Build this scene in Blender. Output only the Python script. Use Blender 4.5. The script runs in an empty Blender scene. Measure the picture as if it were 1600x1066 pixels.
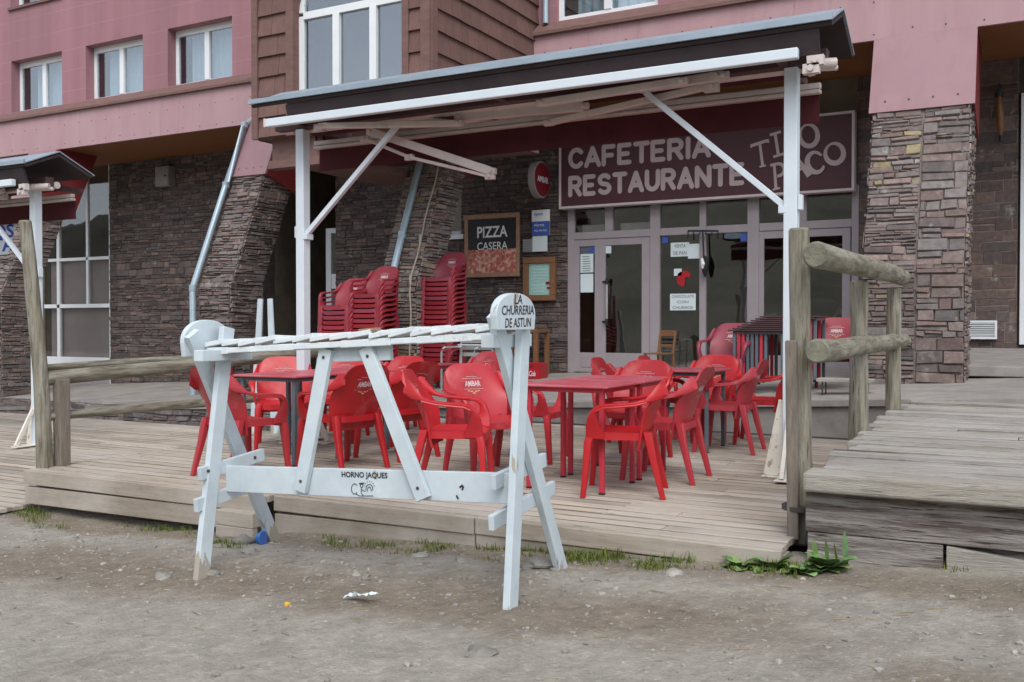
import bpy, math, random
from mathutils import Vector, Matrix, Euler, noise
R = random.Random(11)
PI = math.pi
S = bpy.context.scene
COL = S.collection
V = Vector
rad = math.radians

# ------------------------------------------------------------------ camera
CAMZ, FPX, YAW, PITCH = 1.12, 1500.0, rad(28.5), math.atan(25/1500)
cam = bpy.data.cameras.new('camera')
cam.sensor_width = 36.0
cam.lens = FPX/1600*36
cam.clip_start, cam.clip_end = 0.05, 2000
camo = bpy.data.objects.new('camera', cam)
COL.objects.link(camo)
camo.location = (0, 0, CAMZ)
camo.rotation_euler = (PI/2-PITCH, 0, YAW)
S.camera = camo
RM = camo.rotation_euler.to_matrix()

def ray(u, v):
    return RM @ V(((u-800)/FPX, -(v-533)/FPX, -1))
def PY(u, v, y):                      # the point of the plane Y = y seen along a line of sight
    r = ray(u, v); k = y/r.y
    return V((r.x*k, y, CAMZ+r.z*k))
def PZ(u, v, z):
    r = ray(u, v); k = (z-CAMZ)/r.z
    return V((r.x*k, r.y*k, z))
def PX(u, v, x):
    r = ray(u, v); k = x/r.x
    return V((x, r.y*k, CAMZ+r.z*k))
def RY(u0, u1, v0, v1, y):            # rectangle x0,x1,z0,z1 on a plane Y = y (v0 top, v1 bottom)
    um = (u0+u1)/2
    return PY(u0, v0, y).x, PY(u1, v0, y).x, PY(um, v1, y).z, PY(um, v0, y).z

# ------------------------------------------------------------------ heights
def ground_z(x, y):
    z = -0.085+0.043*(x+1.2)-0.02*(4.9-y)
    if x > 0: z = -0.085+0.043*1.2+0.02*x-0.02*(4.9-y)
    if x < -12: z = -0.085+0.043*(-10.8)+0.015*(x+12)-0.02*(4.9-y)
    if y < -4: z = z*1.0
    return z
def terrace_z(x, y):
    return 0.20+0.045*(max(x, -20)+5.2)+0.036*(y-10.1)

# ------------------------------------------------------------------ mesh builder
def wloc(o):
    p = V((0, 0, 0))
    while o is not None:
        p += o.location; o = o.parent
    return p

class MB:
    def __init__(s): s.v, s.f, s.m, s.c, s.s = [], [], [], [], []
    def add(s, vs, fs, m=0, col=(1, 1, 1), sm=False):
        b = len(s.v)
        s.v += [tuple(p) for p in vs]
        s.c += [col]*len(vs)
        for f in fs:
            s.f.append([b+i for i in f]); s.m.append(m); s.s.append(sm)
        return b
    def obox(s, c, a, b, d, m=0, col=(1, 1, 1)):
        c, a, b, d = V(c), V(a), V(b), V(d)
        vs = [c+a*i+b*j+d*k for k in (-1, 1) for j in (-1, 1) for i in (-1, 1)]
        s.add(vs, [(0, 2, 3, 1), (4, 5, 7, 6), (0, 1, 5, 4), (2, 6, 7, 3), (0, 4, 6, 2), (1, 3, 7, 5)], m, col)
    def box(s, x0, x1, y0, y1, z0, z1, m=0, col=(1, 1, 1)):
        s.obox(((x0+x1)/2, (y0+y1)/2, (z0+z1)/2), ((x1-x0)/2, 0, 0), (0, (y1-y0)/2, 0), (0, 0, (z1-z0)/2), m, col)
    def beam(s, p0, p1, w, h, up=(0, 0, 1), m=0, col=(1, 1, 1), w1=None, h1=None):
        p0, p1 = V(p0), V(p1)
        d = (p1-p0).normalized()
        a = d.cross(V(up)).normalized(); b = a.cross(d).normalized()
        w1 = w if w1 is None else w1; h1 = h if h1 is None else h1
        vs = []
        for p, ww, hh in ((p0, w, h), (p1, w1, h1)):
            vs += [p-a*ww/2-b*hh/2, p+a*ww/2-b*hh/2, p+a*ww/2+b*hh/2, p-a*ww/2+b*hh/2]
        s.add(vs, [(0, 3, 2, 1)[::-1], (4, 5, 6, 7)[::-1], (0, 1, 5, 4)[::-1], (1, 2, 6, 5)[::-1], (2, 3, 7, 6)[::-1], (3, 0, 4, 7)[::-1]], m, col)
    def loft(s, rings, m=0, col=(1, 1, 1), sm=True, caps=True):
        n = len(rings[0]); vs = []
        for r in rings: vs += list(r)
        fs = []
        for i in range(len(rings)-1):
            for j in range(n):
                k = (j+1) % n
                fs.append((i*n+j, i*n+k, (i+1)*n+k, (i+1)*n+j))
        if caps:
            fs.append(tuple(range(n))[::-1]); fs.append(tuple(range((len(rings)-1)*n, len(rings)*n)))
        s.add(vs, fs, m, col, sm)
    def tube(s, pts, r, n=10, m=0, col=(1, 1, 1), caps=True, jit=0.0, rr=None):
        pts = [V(p) for p in pts]; rings = []
        for i, p in enumerate(pts):
            d = (pts[min(i+1, len(pts)-1)]-pts[max(i-1, 0)]).normalized()
            up = V((0, 0, 1)) if abs(d.z) < 0.92 else V((1, 0, 0))
            a = d.cross(up).normalized(); b = a.cross(d)
            q = (rr[i] if rr else r)
            rings.append([p+(a*math.cos(2*PI*j/n)+b*math.sin(2*PI*j/n))*q*(1+R.uniform(-jit, jit)) for j in range(n)])
        s.loft(rings, m, col, True, caps)
    def grid(s, fn, nu, nv, m=0, col=(1, 1, 1), sm=True):
        vs = [fn(i/nu, j/nv) for j in range(nv+1) for i in range(nu+1)]
        fs = [(j*(nu+1)+i, j*(nu+1)+i+1, (j+1)*(nu+1)+i+1, (j+1)*(nu+1)+i) for j in range(nv) for i in range(nu)]
        s.add(vs, fs, m, col, sm)
    def shell(s, front, back, nu, nv, m=0, sm=True):       # closed sheet with a front and a back surface
        n = (nu+1)*(nv+1)
        vs = [front(i/nu, j/nv) for j in range(nv+1) for i in range(nu+1)]+[back(i/nu, j/nv) for j in range(nv+1) for i in range(nu+1)]
        I = lambda i, j: j*(nu+1)+i
        fs = []
        for j in range(nv):
            for i in range(nu):
                fs.append((I(i, j), I(i+1, j), I(i+1, j+1), I(i, j+1)))
                fs.append(tuple(n+k for k in (I(i, j+1), I(i+1, j+1), I(i+1, j), I(i, j))))
        for i in range(nu):
            fs.append((I(i+1, 0), I(i, 0), n+I(i, 0), n+I(i+1, 0))); fs.append((I(i, nv), I(i+1, nv), n+I(i+1, nv), n+I(i, nv)))
        for j in range(nv):
            fs.append((I(0, j), I(0, j+1), n+I(0, j+1), n+I(0, j))); fs.append((I(nu, j+1), I(nu, j), n+I(nu, j), n+I(nu, j+1)))
        s.add(vs, fs, m, (1, 1, 1), sm)
    def prism(s, pts, ext, m=0, col=(1, 1, 1)):            # polygon (3-D points) pushed along ext
        n = len(pts); e = V(ext); pts = [V(p) for p in pts]
        vs = pts+[p+e for p in pts]
        fs = [tuple(range(n))[::-1], tuple(range(n, 2*n))]+[(i, (i+1) % n, n+(i+1) % n, n+i) for i in range(n)]
        s.add(vs, fs, m, col)
    def mesh(s, me, M, m=0, col=(1, 1, 1), fn=None):
        vs = [(fn(v.co) if fn else M @ v.co) for v in me.vertices]
        s.add(vs, [tuple(p.vertices) for p in me.polygons], m, col)
    def build(s, name, mats, parent=None, bevel=0, loc=None, seg=2, ang=40):
        me = bpy.data.meshes.new(name)
        off = wloc(parent) if parent is not None else V((0, 0, 0))
        if loc is not None: off = V(loc)
        me.from_pydata([V(p)-off for p in s.v], [], s.f)
        if not isinstance(mats, (list, tuple)): mats = [mats]
        for q in mats: me.materials.append(q)
        me.polygons.foreach_set('material_index', s.m)
        me.polygons.foreach_set('use_smooth', s.s)
        a = me.color_attributes.new('Col', 'FLOAT_COLOR', 'POINT')
        fl = []
        for c in s.c: fl += [c[0], c[1], c[2], 1.0]
        a.data.foreach_set('color', fl)
        me.validate(); me.update()
        if any(s.s): me.set_sharp_from_angle(angle=rad(ang))
        o = bpy.data.objects.new(name, me); COL.objects.link(o)
        if parent is not None: o.parent = parent
        else: o.location = off
        if bevel:
            b = o.modifiers.new('edge', 'BEVEL'); b.width = bevel; b.segments = seg; b.limit_method = 'ANGLE'; b.angle_limit = rad(35)
        return o

def tag(o, label=None, cat=None, group=None, kind=None):
    if label: o['label'] = label
    if cat: o['category'] = cat
    if group: o['group'] = group
    if kind: o['kind'] = kind
    return o
def thing(name, label, cat, loc=(0, 0, 0), rz=0, group=None):
    o = bpy.data.objects.new(name, None); COL.objects.link(o)
    o.empty_display_size = 0.1
    o.location = loc; o.rotation_euler = (0, 0, rz)
    return tag(o, label, cat, group)
def dup(root, loc, rot=(0, 0, 0), label=None, group=None):
    def rec(o, par):
        c = o.copy(); COL.objects.link(c)
        if par is not None: c.parent = par
        for ch in list(o.children): rec(ch, c)
        return c
    r = rec(root, None); r.location = loc; r.rotation_euler = rot
    if label: r['label'] = label
    if group: r['group'] = group
    return r
_tc = {}
def text_mesh(txt, size=1.0, offset=0.0, extrude=0.0, shear=0.0, align='CENTER', space=1.0, line=1.0, res=3):
    key = (txt, size, offset, extrude, shear, align, space, line)
    if key in _tc: return _tc[key]
    cu = bpy.data.curves.new('lettering', 'FONT'); cu.body = txt; cu.size = size; cu.offset = offset; cu.extrude = extrude
    cu.shear = shear; cu.align_x = align; cu.align_y = 'CENTER'; cu.space_character = space; cu.space_line = line; cu.resolution_u = res
    ob = bpy.data.objects.new('lettering', cu); COL.objects.link(ob)
    bpy.context.view_layer.update()
    me = bpy.data.meshes.new_from_object(ob.evaluated_get(bpy.context.evaluated_depsgraph_get()))
    bpy.data.objects.remove(ob); bpy.data.curves.remove(cu)
    _tc[key] = me
    return me
def fit(me, w, h):                     # matrix that fits lettering in a w x h box round the origin
    xs = [v.co.x for v in me.vertices]; ys = [v.co.y for v in me.vertices]
    cx, cy = (min(xs)+max(xs))/2, (min(ys)+max(ys))/2
    sx = w/(max(xs)-min(xs)); sy = h/(max(ys)-min(ys)) if h else sx
    return Matrix.Diagonal((sx, sy, 1, 1)) @ Matrix.Translation((-cx, -cy, 0))
def frame(o, x, y):                    # matrix whose x, y axes lie along x, y at o
    x = V(x).normalized(); y = V(y).normalized(); z = x.cross(y)
    M = Matrix((x, y, z)).transposed().to_4x4(); M.translation = V(o)
    return M
def facing(o): return frame(o, (1, 0, 0), (0, 0, 1))      # faces the square (-Y)

# ------------------------------------------------------------------ materials
def _n(nt, t, **k):
    n = nt.nodes.new(t)
    for a, b in k.items(): setattr(n, a, b)
    return n
def mat(name, col, rough=0.6, var=0.18, scale=6.0, bump=0.15, bscale=60.0, spec=0.35, attr=False, stretch=(1, 1, 1), col2=None, t2=0.62,
        w2=0.08, s2=9.0, st2=None, dist=0.01, metal=0.0, rvar=0.12, ochange=0.0, detail=6.0, extra=None, coord='Object'):
    m = bpy.data.materials.new(name); m.use_nodes = True
    nt = m.node_tree; nt.nodes.clear(); L = nt.links.new
    out = _n(nt, 'ShaderNodeOutputMaterial'); bs = _n(nt, 'ShaderNodeBsdfPrincipled')
    L(bs.outputs[0], out.inputs[0])
    tc = _n(nt, 'ShaderNodeTexCoord'); mp = _n(nt, 'ShaderNodeMapping'); mp.inputs['Scale'].default_value = stretch
    L(tc.outputs[coord], mp.inputs[0])
    n1 = _n(nt, 'ShaderNodeTexNoise'); n1.inputs['Scale'].default_value = scale; n1.inputs['Detail'].default_value = detail; n1.inputs['Roughness'].default_value = 0.62
    L(mp.outputs[0], n1.inputs['Vector'])
    cr = _n(nt, 'ShaderNodeValToRGB')
    cr.color_ramp.elements[0].position = 0.28; cr.color_ramp.elements[1].position = 0.72
    cr.color_ramp.elements[0].color = [c*(1-var) for c in col]+[1]; cr.color_ramp.elements[1].color = [min(1, c*(1+var)) for c in col]+[1]
    L(n1.outputs[0], cr.inputs[0])
    c = cr.outputs[0]
    def mix(a, b, fac, mode='MIX'):
        x = _n(nt, 'ShaderNodeMix', data_type='RGBA', blend_type=mode)
        for sock, val in ((x.inputs[0], fac), (x.inputs[6], a), (x.inputs[7], b)):
            if hasattr(val, 'is_linked') or hasattr(val, 'links'): L(val, sock)
            else: sock.default_value = val
        return x.outputs[2]
    def mask(pos, w, sc, st=None, seed=0.0):
        q = _n(nt, 'ShaderNodeMapping'); q.inputs['Scale'].default_value = st or stretch; q.inputs['Location'].default_value = (seed, seed*1.7, seed*.3)
        L(tc.outputs[coord], q.inputs[0])
        nn = _n(nt, 'ShaderNodeTexNoise'); nn.inputs['Scale'].default_value = sc; nn.inputs['Detail'].default_value = 8; nn.inputs['Roughness'].default_value = .65
        L(q.outputs[0], nn.inputs['Vector'])
        mr = _n(nt, 'ShaderNodeMapRange'); mr.inputs[1].default_value = pos-w; mr.inputs[2].default_value = pos+w
        L(nn.outputs[0], mr.inputs[0])
        return mr.outputs[0]
    if attr:
        at = _n(nt, 'ShaderNodeAttribute', attribute_name='Col')
        c = mix(c, at.outputs['Color'], 1.0, 'MULTIPLY')
    if col2: c = mix(c, list(col2)+[1], mask(t2, w2, s2, st2, 3.1))
    if ochange:
        oi = _n(nt, 'ShaderNodeObjectInfo'); c = mix(c, oi.outputs['Color'], 1.0, 'MULTIPLY')
    if extra: c = extra(nt, L, tc, mix, mask, c)
    L(c, bs.inputs['Base Color'])
    mr = _n(nt, 'ShaderNodeMapRange'); mr.inputs[3].default_value = max(0.02, rough-rvar); mr.inputs[4].default_value = min(1, rough+rvar)
    L(n1.outputs[0], mr.inputs[0]); L(mr.outputs[0], bs.inputs['Roughness'])
    bs.inputs['Specular IOR Level'].default_value = spec; bs.inputs['Metallic'].default_value = metal
    if bump:
        n2 = _n(nt, 'ShaderNodeTexNoise'); n2.inputs['Scale'].default_value = bscale; n2.inputs['Detail'].default_value = 6; n2.inputs['Roughness'].default_value = .65
        L(mp.outputs[0], n2.inputs['Vector'])
        bp = _n(nt, 'ShaderNodeBump'); bp.inputs['Strength'].default_value = bump; bp.inputs['Distance'].default_value = dist
        L(n2.outputs[0], bp.inputs['Height']); L(bp.outputs[0], bs.inputs['Normal'])
    return m
def glass(name, tint=(.8, .84, .84), refl=1.45, add=0.03):
    m = bpy.data.materials.new(name); m.use_nodes = True
    nt = m.node_tree; nt.nodes.clear(); L = nt.links.new
    out = _n(nt, 'ShaderNodeOutputMaterial'); mx = _n(nt, 'ShaderNodeMixShader'); tr = _n(nt, 'ShaderNodeBsdfTransparent'); gl = _n(nt, 'ShaderNodeBsdfGlossy')
    tr.inputs[0].default_value = list(tint)+[1]; gl.inputs['Roughness'].default_value = 0.015; gl.inputs['Color'].default_value = (.95, .97, 1, 1)
    ge = _n(nt, 'ShaderNodeNewGeometry'); dt = _n(nt, 'ShaderNodeVectorMath', operation='DOT_PRODUCT'); L(ge.outputs['Incoming'], dt.inputs[0]); L(ge.outputs['Normal'], dt.inputs[1])
    ab = _n(nt, 'ShaderNodeMath', operation='ABSOLUTE'); L(dt.outputs['Value'], ab.inputs[0])
    iv = _n(nt, 'ShaderNodeMath', operation='SUBTRACT', use_clamp=True); iv.inputs[0].default_value = 1; L(ab.outputs[0], iv.inputs[1])
    pw = _n(nt, 'ShaderNodeMath', operation='POWER'); pw.inputs[1].default_value = 5; L(iv.outputs[0], pw.inputs[0])
    fr = _n(nt, 'ShaderNodeMath', operation='MULTIPLY_ADD'); fr.inputs[1].default_value = .96; fr.inputs[2].default_value = .04; L(pw.outputs[0], fr.inputs[0])
    ad = _n(nt, 'ShaderNodeMath', operation='ADD', use_clamp=True); ad.inputs[1].default_value = add
    tc = _n(nt, 'ShaderNodeTexCoord'); nn = _n(nt, 'ShaderNodeTexNoise'); nn.inputs['Scale'].default_value = 1.1
    bp = _n(nt, 'ShaderNodeBump'); bp.inputs['Strength'].default_value = .06; bp.inputs['Distance'].default_value = .05
    L(tc.outputs['Object'], nn.inputs['Vector']); L(nn.outputs[0], bp.inputs['Height']); L(bp.outputs[0], gl.inputs['Normal'])
    L(fr.outputs[0], ad.inputs[0]); L(ad.outputs[0], mx.inputs[0]); L(tr.outputs[0], mx.inputs[1]); L(gl.outputs[0], mx.inputs[2]); L(mx.outputs[0], out.inputs[0])
    return m

def _lines(nt, L, tc, mix, mask, c):         # pale scored joints across the render, one every 0.43 m
    sp = _n(nt, 'ShaderNodeSeparateXYZ'); L(tc.outputs['Object'], sp.inputs[0])
    a = _n(nt, 'ShaderNodeMath', operation='MULTIPLY'); a.inputs[1].default_value = 1/0.43; L(sp.outputs[2], a.inputs[0])
    b = _n(nt, 'ShaderNodeMath', operation='FRACT'); L(a.outputs[0], b.inputs[0])
    d = _n(nt, 'ShaderNodeMath', operation='LESS_THAN'); d.inputs[1].default_value = 0.05; L(b.outputs[0], d.inputs[0])
    e = _n(nt, 'ShaderNodeMath', operation='MULTIPLY'); e.inputs[1].default_value = .6; L(d.outputs[0], e.inputs[0])
    c = mix(c, (.40, .235, .255, 1), e.outputs[0])
    c = mix(c, (.36, .2, .22, 1), mask(.6, .2, 1.3, (3.5, 1, .18), 17.))
    return mix(c, (.25, .14, .155, 1), mask(.62, .22, .6, (2.6, 1, .2), 7.))
def _streak(nt, L, tc, mix, mask, c):        # rain streaks and faded sheets
    c = mix(c, (.44, .295, .31, 1), mask(.58, .2, 1.1, (2.2, 2.2, .25), 3.))
    return mix(c, (.29, .2, .2, 1), mask(.66, .1, 2.6, (3., 3., .22), 13.))
def _emblem(nt, L, tc, mix, mask, c):        # worn printed rosette on a chair back
    sp = _n(nt, 'ShaderNodeMapping'); sp.inputs['Location'].default_value = (0, 0, -.655*9); sp.inputs['Scale'].default_value = (9, 0, 9)
    L(tc.outputs['Object'], sp.inputs[0])
    ln = _n(nt, 'ShaderNodeVectorMath', operation='LENGTH'); L(sp.outputs[0], ln.inputs[0])
    mr = _n(nt, 'ShaderNodeMapRange'); mr.inputs[1].default_value = 1.0; mr.inputs[2].default_value = .75; L(ln.outputs['Value'], mr.inputs[0])
    k = _n(nt, 'ShaderNodeMath', operation='MULTIPLY'); L(mr.outputs[0], k.inputs[0]); L(mask(.52, .05, 38, (1, 1, 1), 1.), k.inputs[1])
    k2 = _n(nt, 'ShaderNodeMath', operation='MULTIPLY'); L(k.outputs[0], k2.inputs[0]); k2.inputs[1].default_value = .75
    c = mix(c, (.22, .03, .03, 1), k2.outputs[0])
    return mix(c, (.5, .12, .12, 1), mask(.66, .12, 3.0, (1, 1, 1), 9.))
def _peel(nt, L, tc, mix, mask, c):          # flaked paint with bare grey wood below
    c = mix(c, (.42, .48, .52, 1), mask(.56, .2, 3.2, (1, 1, 1), 5.))
    c = mix(c, (.36, .33, .29, 1), mask(.70, .02, 26., (1, 1, .3), 12.))
    sp = _n(nt, 'ShaderNodeSeparateXYZ'); L(tc.outputs['Object'], sp.inputs[0])     # paint worn off the feet
    mr = _n(nt, 'ShaderNodeMapRange'); mr.inputs[1].default_value = .22; mr.inputs[2].default_value = -.02; L(sp.outputs[2], mr.inputs[0])
    ad = _n(nt, 'ShaderNodeMath', operation='MULTIPLY'); ad.inputs[1].default_value = .30; L(mr.outputs[0], ad.inputs[0])
    nn = _n(nt, 'ShaderNodeTexNoise'); nn.inputs['Scale'].default_value = 9; nn.inputs['Detail'].default_value = 9
    q = _n(nt, 'ShaderNodeMapping'); q.inputs['Scale'].default_value = (1.4, 1.4, .4); L(tc.outputs['Object'], q.inputs[0]); L(q.outputs[0], nn.inputs['Vector'])
    sm = _n(nt, 'ShaderNodeMath', operation='ADD'); L(nn.outputs[0], sm.inputs[0]); L(ad.outputs[0], sm.inputs[1])
    th = _n(nt, 'ShaderNodeMapRange'); th.inputs[1].default_value = .685; th.inputs[2].default_value = .705; L(sm.outputs[0], th.inputs[0])
    return mix(c, (.37, .335, .28, 1), th.outputs[0])
def _grain(dark, light, k=22.0, st=(.6, 9, 9), amt=.75):
    def f(nt, L, tc, mix, mask, c):
        c = mix(c, list(dark)+[1], mask(.62, .06, k*.5, st, 4.))
        c = mix(c, list(light)+[1], mask(.6, .16, 1.2, (1, 1, 1), 8.))
        return c
    return f
def _grain2(nt, L, tc, mix, mask, c):        # raised weathered grain, pale ridges over stained wood
    c = mix(c, (.30, .275, .25, 1), mask(.52, .10, 5., (.5, 5, 7), 4.))
    c = mix(c, (.05, .043, .04, 1), mask(.585, .03, 13., (.35, 6, 8), 9.))
    return mix(c, (.36, .33, .30, 1), mask(.63, .03, 24., (.3, 6, 9), 15.))
def _cracks(nt, L, tc, mix, mask, c):
    c = mix(c, (.36, .35, .29, 1), mask(.56, .12, 5., (3, 3, .5), 8.))
    c = mix(c, (.13, .115, .085, 1), mask(.56, .09, 7., (5, 5, .35), 2.))
    return mix(c, (.05, .044, .035, 1), mask(.635, .015, 11., (6, 6, .22), 4.))
def _cracks_y(nt, L, tc, mix, mask, c):
    c = mix(c, (.36, .35, .29, 1), mask(.56, .12, 5., (3, .5, 3), 8.))
    c = mix(c, (.13, .115, .085, 1), mask(.56, .09, 7., (5, .35, 5), 2.))
    c = mix(c, (.12, .10, .07, 1), mask(.68, .03, 7., (1, .6, 1), 22.))
    return mix(c, (.05, .044, .035, 1), mask(.635, .015, 11., (6, .22, 6), 4.))
def _lichen(nt, L, tc, mix, mask, c):
    c = mix(c, (.33, .32, .29, 1), mask(.66, .06, 5., (1, 1, 1), 6.))
    return c

M = {}
M['pink'] = mat('pink render', (.325, .16, .182), .85, .07, 2.5, .25, 160, .2, extra=_lines, dist=.004)
M['fascia'] = mat('pink sheet cladding', (.39, .235, .25), .55, .06, 1.6, .04, 8, .35, col2=(.35, .2, .215), t2=.68, w2=.12, s2=2.2, extra=_streak)
M['pillar_sheet'] = mat('pillar sheet cladding', (.30, .178, .195), .55, .07, 1.6, .05, 8, .35, col2=(.27, .15, .165), t2=.62, w2=.15, s2=2.2, st2=(2, 2, .4))  # darker copy of the fascia sheet, its colour offsetting sky light on the slope
M['red_side'] = mat('red painted sheet', (.18, .026, .026), .55, .12, 3, .05, 20, .35)
M['brown_trim'] = mat('brown painted timber', (.17, .098, .086), .7, .2, 5, .25, 60, .25, stretch=(1, 1, 4))
M['shingle'] = mat('brown shingles', (.155, .09, .078), .75, .16, 7, .3, 70, .25, attr=True, stretch=(3, 3, 1))
M['soffit'] = mat('varnished boards', (.24, .10, .04), .55, .3, 6, .15, 40, .3, stretch=(9, 1, 1))
M['stone'] = mat('slate stone', (.187, .158, .147), .85, .3, 14, .6, 45, .25, attr=True, dist=.012, extra=_lichen)
M['mortar'] = mat('dark mortar', (.085, .072, .068), .95, .3, 9, .5, 60, .1)
M['mortar_pale'] = mat('pale mortar', (.2, .165, .15), .95, .25, 9, .5, 60, .1)
M['white_frame'] = mat('white window frame', (.72, .75, .76), .4, .05, 3, .03, 20, .4)
M['mauve_frame'] = mat('grey mauve frame', (.30, .265, .28), .5, .08, 3, .05, 30, .4, col2=(.2, .17, .17), t2=.7, w2=.08, s2=4)
M['glass'] = glass('window glass', (.82, .86, .88), 1.5, .10)
M['shop_glass'] = glass('shop front glass', (.86, .85, .84), 1.45, .03)
M['door_glass'] = glass('door glass', (.86, .86, .84), 1.45, .085)
M['curtain'] = mat('net curtain', (.46, .54, .57), .9, .1, 3, .3, 12, .1, stretch=(5, 5, .4), dist=.03)
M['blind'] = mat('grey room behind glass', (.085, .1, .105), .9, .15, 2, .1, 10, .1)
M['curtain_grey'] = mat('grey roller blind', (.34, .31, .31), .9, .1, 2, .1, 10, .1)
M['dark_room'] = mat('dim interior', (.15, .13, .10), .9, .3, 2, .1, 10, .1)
M['zinc'] = mat('zinc pipe', (.36, .45, .5), .45, .12, 5, .08, 30, .5, metal=.35)
M['zinc_sheet'] = mat('grey roof sheet', (.30, .36, .41), .45, .12, 3, .08, 30, .5, metal=.3)
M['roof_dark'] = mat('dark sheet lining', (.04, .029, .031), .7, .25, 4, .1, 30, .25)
M['dark_beam'] = mat('dark painted beam', (.08, .045, .045), .6, .25, 5, .1, 30, .3)
M['paint'] = mat('white painted steel', (.60, .66, .70), .45, .05, 4, .05, 50, .4, col2=(.55, .53, .45), t2=.72, w2=.05, s2=6)
M['paint_rust'] = mat('flaking white paint', (.68, .66, .58), .6, .08, 6, .2, 60, .3, col2=(.38, .28, .18), t2=.6, w2=.04, s2=16)
M['arm'] = mat('cream coated aluminium', (.56, .49, .46), .4, .08, 4, .03, 30, .45, col2=(.42, .36, .33), t2=.65, w2=.1, s2=5)
M['maroon'] = mat('maroon awning cloth', (.07, .018, .022), .85, .2, 4, .2, 200, .15)
M['sign_maroon'] = mat('maroon sign board', (.07, .025, .031), .55, .12, 2, .03, 20, .35)
M['sign_letter'] = mat('pinkish sign letters', (.45, .365, .37), .6, .08, 4, .03, 20, .3)
M['sign_frame'] = mat('pale sign frame', (.52, .45, .46), .5, .08, 4, .03, 20, .4)
M['black'] = mat('black paint', (.02, .02, .022), .5, .2, 5, .05, 30, .35)
M['logo'] = mat('worn white print', (.58, .46, .46), .6, .2, 40, .03, 30, .3)
M['white'] = mat('white print', (.74, .75, .76), .6, .05, 5, .03, 30, .3)
M['paper'] = mat('paper', (.6, .68, .7), .7, .05, 5, .03, 30, .25)
M['paper_text'] = mat('grey print', (.16, .19, .2), .7, .1, 5, .02, 30, .25)
M['blue'] = mat('blue print', (.05, .10, .34), .5, .12, 6, .03, 30, .3)
M['blue_ltr'] = mat('blue lettering', (.03, .05, .42), .5, .08, 6, .03, 30, .3)
M['mint'] = mat('mint paper', (.32, .55, .5), .5, .06, 4, .02, 30, .4)
M['menu_wood'] = mat('brown wood', (.20, .095, .045), .5, .22, 5, .15, 40, .35, stretch=(2, 2, 12))
M['poster_frame'] = mat('bare wood frame', (.33, .2, .13), .65, .25, 5, .2, 40, .3, stretch=(3, 3, 9))
M['pizza'] = mat('printed pizza', (.45, .12, .09), .5, .6, 14, .05, 40, .35, col2=(.68, .42, .3), t2=.53, w2=.05, s2=17, detail=8)
M['red'] = mat('red moulded plastic', (.43, .011, .015), .4, .09, 5, .05, 120, .45, ochange=.18, rvar=.14, col2=(.5, .05, .05), t2=.7, w2=.12, s2=4)
M['red_back'] = mat('red printed plastic', (.43, .011, .015), .42, .05, 4, .03, 200, .45, ochange=.18, rvar=.12, extra=_emblem)
M['red_old'] = mat('dull red plastic', (.25, .011, .017), .45, .1, 4, .04, 200, .4, ochange=.12)
M['gold'] = mat('faded gold print', (.55, .33, .16), .6, .05, 5, .02, 30, .3)
M['table_red'] = mat('faded red table top', (.44, .055, .075), .4, .14, 5, .05, 120, .45, col2=(.55, .16, .19), t2=.55, w2=.2, s2=3, ochange=.06)
M['table_brown'] = mat('dark brown table top', (.06, .03, .032), .5, .14, 5, .05, 120, .4)
M['leg_red'] = mat('red coated steel', (.47, .035, .055), .4, .08, 5, .04, 60, .45)
M['leg_dark'] = mat('dark grey steel', (.10, .125, .145), .4, .12, 5, .04, 60, .45)
M['alu'] = mat('aluminium tube', (.55, .55, .55), .3, .08, 5, .03, 60, .5, metal=.8)
M['deck'] = mat('weathered deck boards', (.395, .345, .285), .85, .2, 3.2, .5, 26, .2, attr=True, stretch=(.6, 9, 9), dist=.006,
                extra=_grain((.17, .15, .13), (.47, .43, .38)))
M['deck_raw'] = mat('old grey planks', (.335, .315, .285), .88, .3, 3.0, .8, 20, .2, attr=True, stretch=(.8, 9, 9), dist=.01,
                extra=_grain((.1, .09, .08), (.42, .40, .365)))
M['deck_dark'] = mat('stained plank', (.135, .115, .105), .85, .4, 4.0, 1.0, 14, .2, attr=True, stretch=(.7, 6, 6), dist=.012,
                extra=_grain2)
M['log'] = mat('weathered log', (.235, .212, .16), .88, .26, 9, .7, 30, .2, attr=True, stretch=(6, 6, .9), dist=.01,
               extra=_cracks)
M['log_rail'] = mat('weathered rail log', (.235, .212, .16), .88, .26, 7, .8, 26, .2, attr=True, stretch=(6, .9, 6), dist=.012, extra=_cracks_y)
M['log_end'] = mat('sawn log end', (.19, .185, .14), .9, .35, 16, .8, 40, .15, dist=.012)
M['postwood'] = mat('grey square timber', (.20, .17, .14), .88, .3, 8, .7, 30, .2, stretch=(6, 6, .8), dist=.008)
M['trestle'] = mat('white painted timber', (.565, .637, .662), .5, .06, 5, .18, 50, .35, extra=_peel, dist=.004)
M['slat_old'] = mat('flaking white slats', (.66, .71, .72), .65, .1, 9, .4, 60, .3, col2=(.36, .31, .25), t2=.66, w2=.05, s2=14, dist=.005)
M['bolt'] = mat('rusty bolt', (.06, .055, .05), .6, .2, 20, .1, 60, .4)
M['concrete'] = mat('terrace concrete', (.30, .275, .25), .9, .2, 2.2, .5, 50, .2, col2=(.2, .18, .165), t2=.6, w2=.12, s2=1.8, dist=.006)
M['grate'] = mat('drain grating', (.09, .09, .09), .6, .3, 60, 1., 90, .4, dist=.02)
M['render_grey'] = mat('grey rendered ledge', (.28, .26, .245), .9, .22, 4, .5, 50, .2, dist=.008)
M['box_grey'] = mat('grey enamel', (.25, .235, .225), .5, .08, 4, .05, 40, .4)
M['lamp'] = mat('amber lantern glass', (.17, .075, .025), .4, .2, 6, .05, 30, .5)
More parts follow.
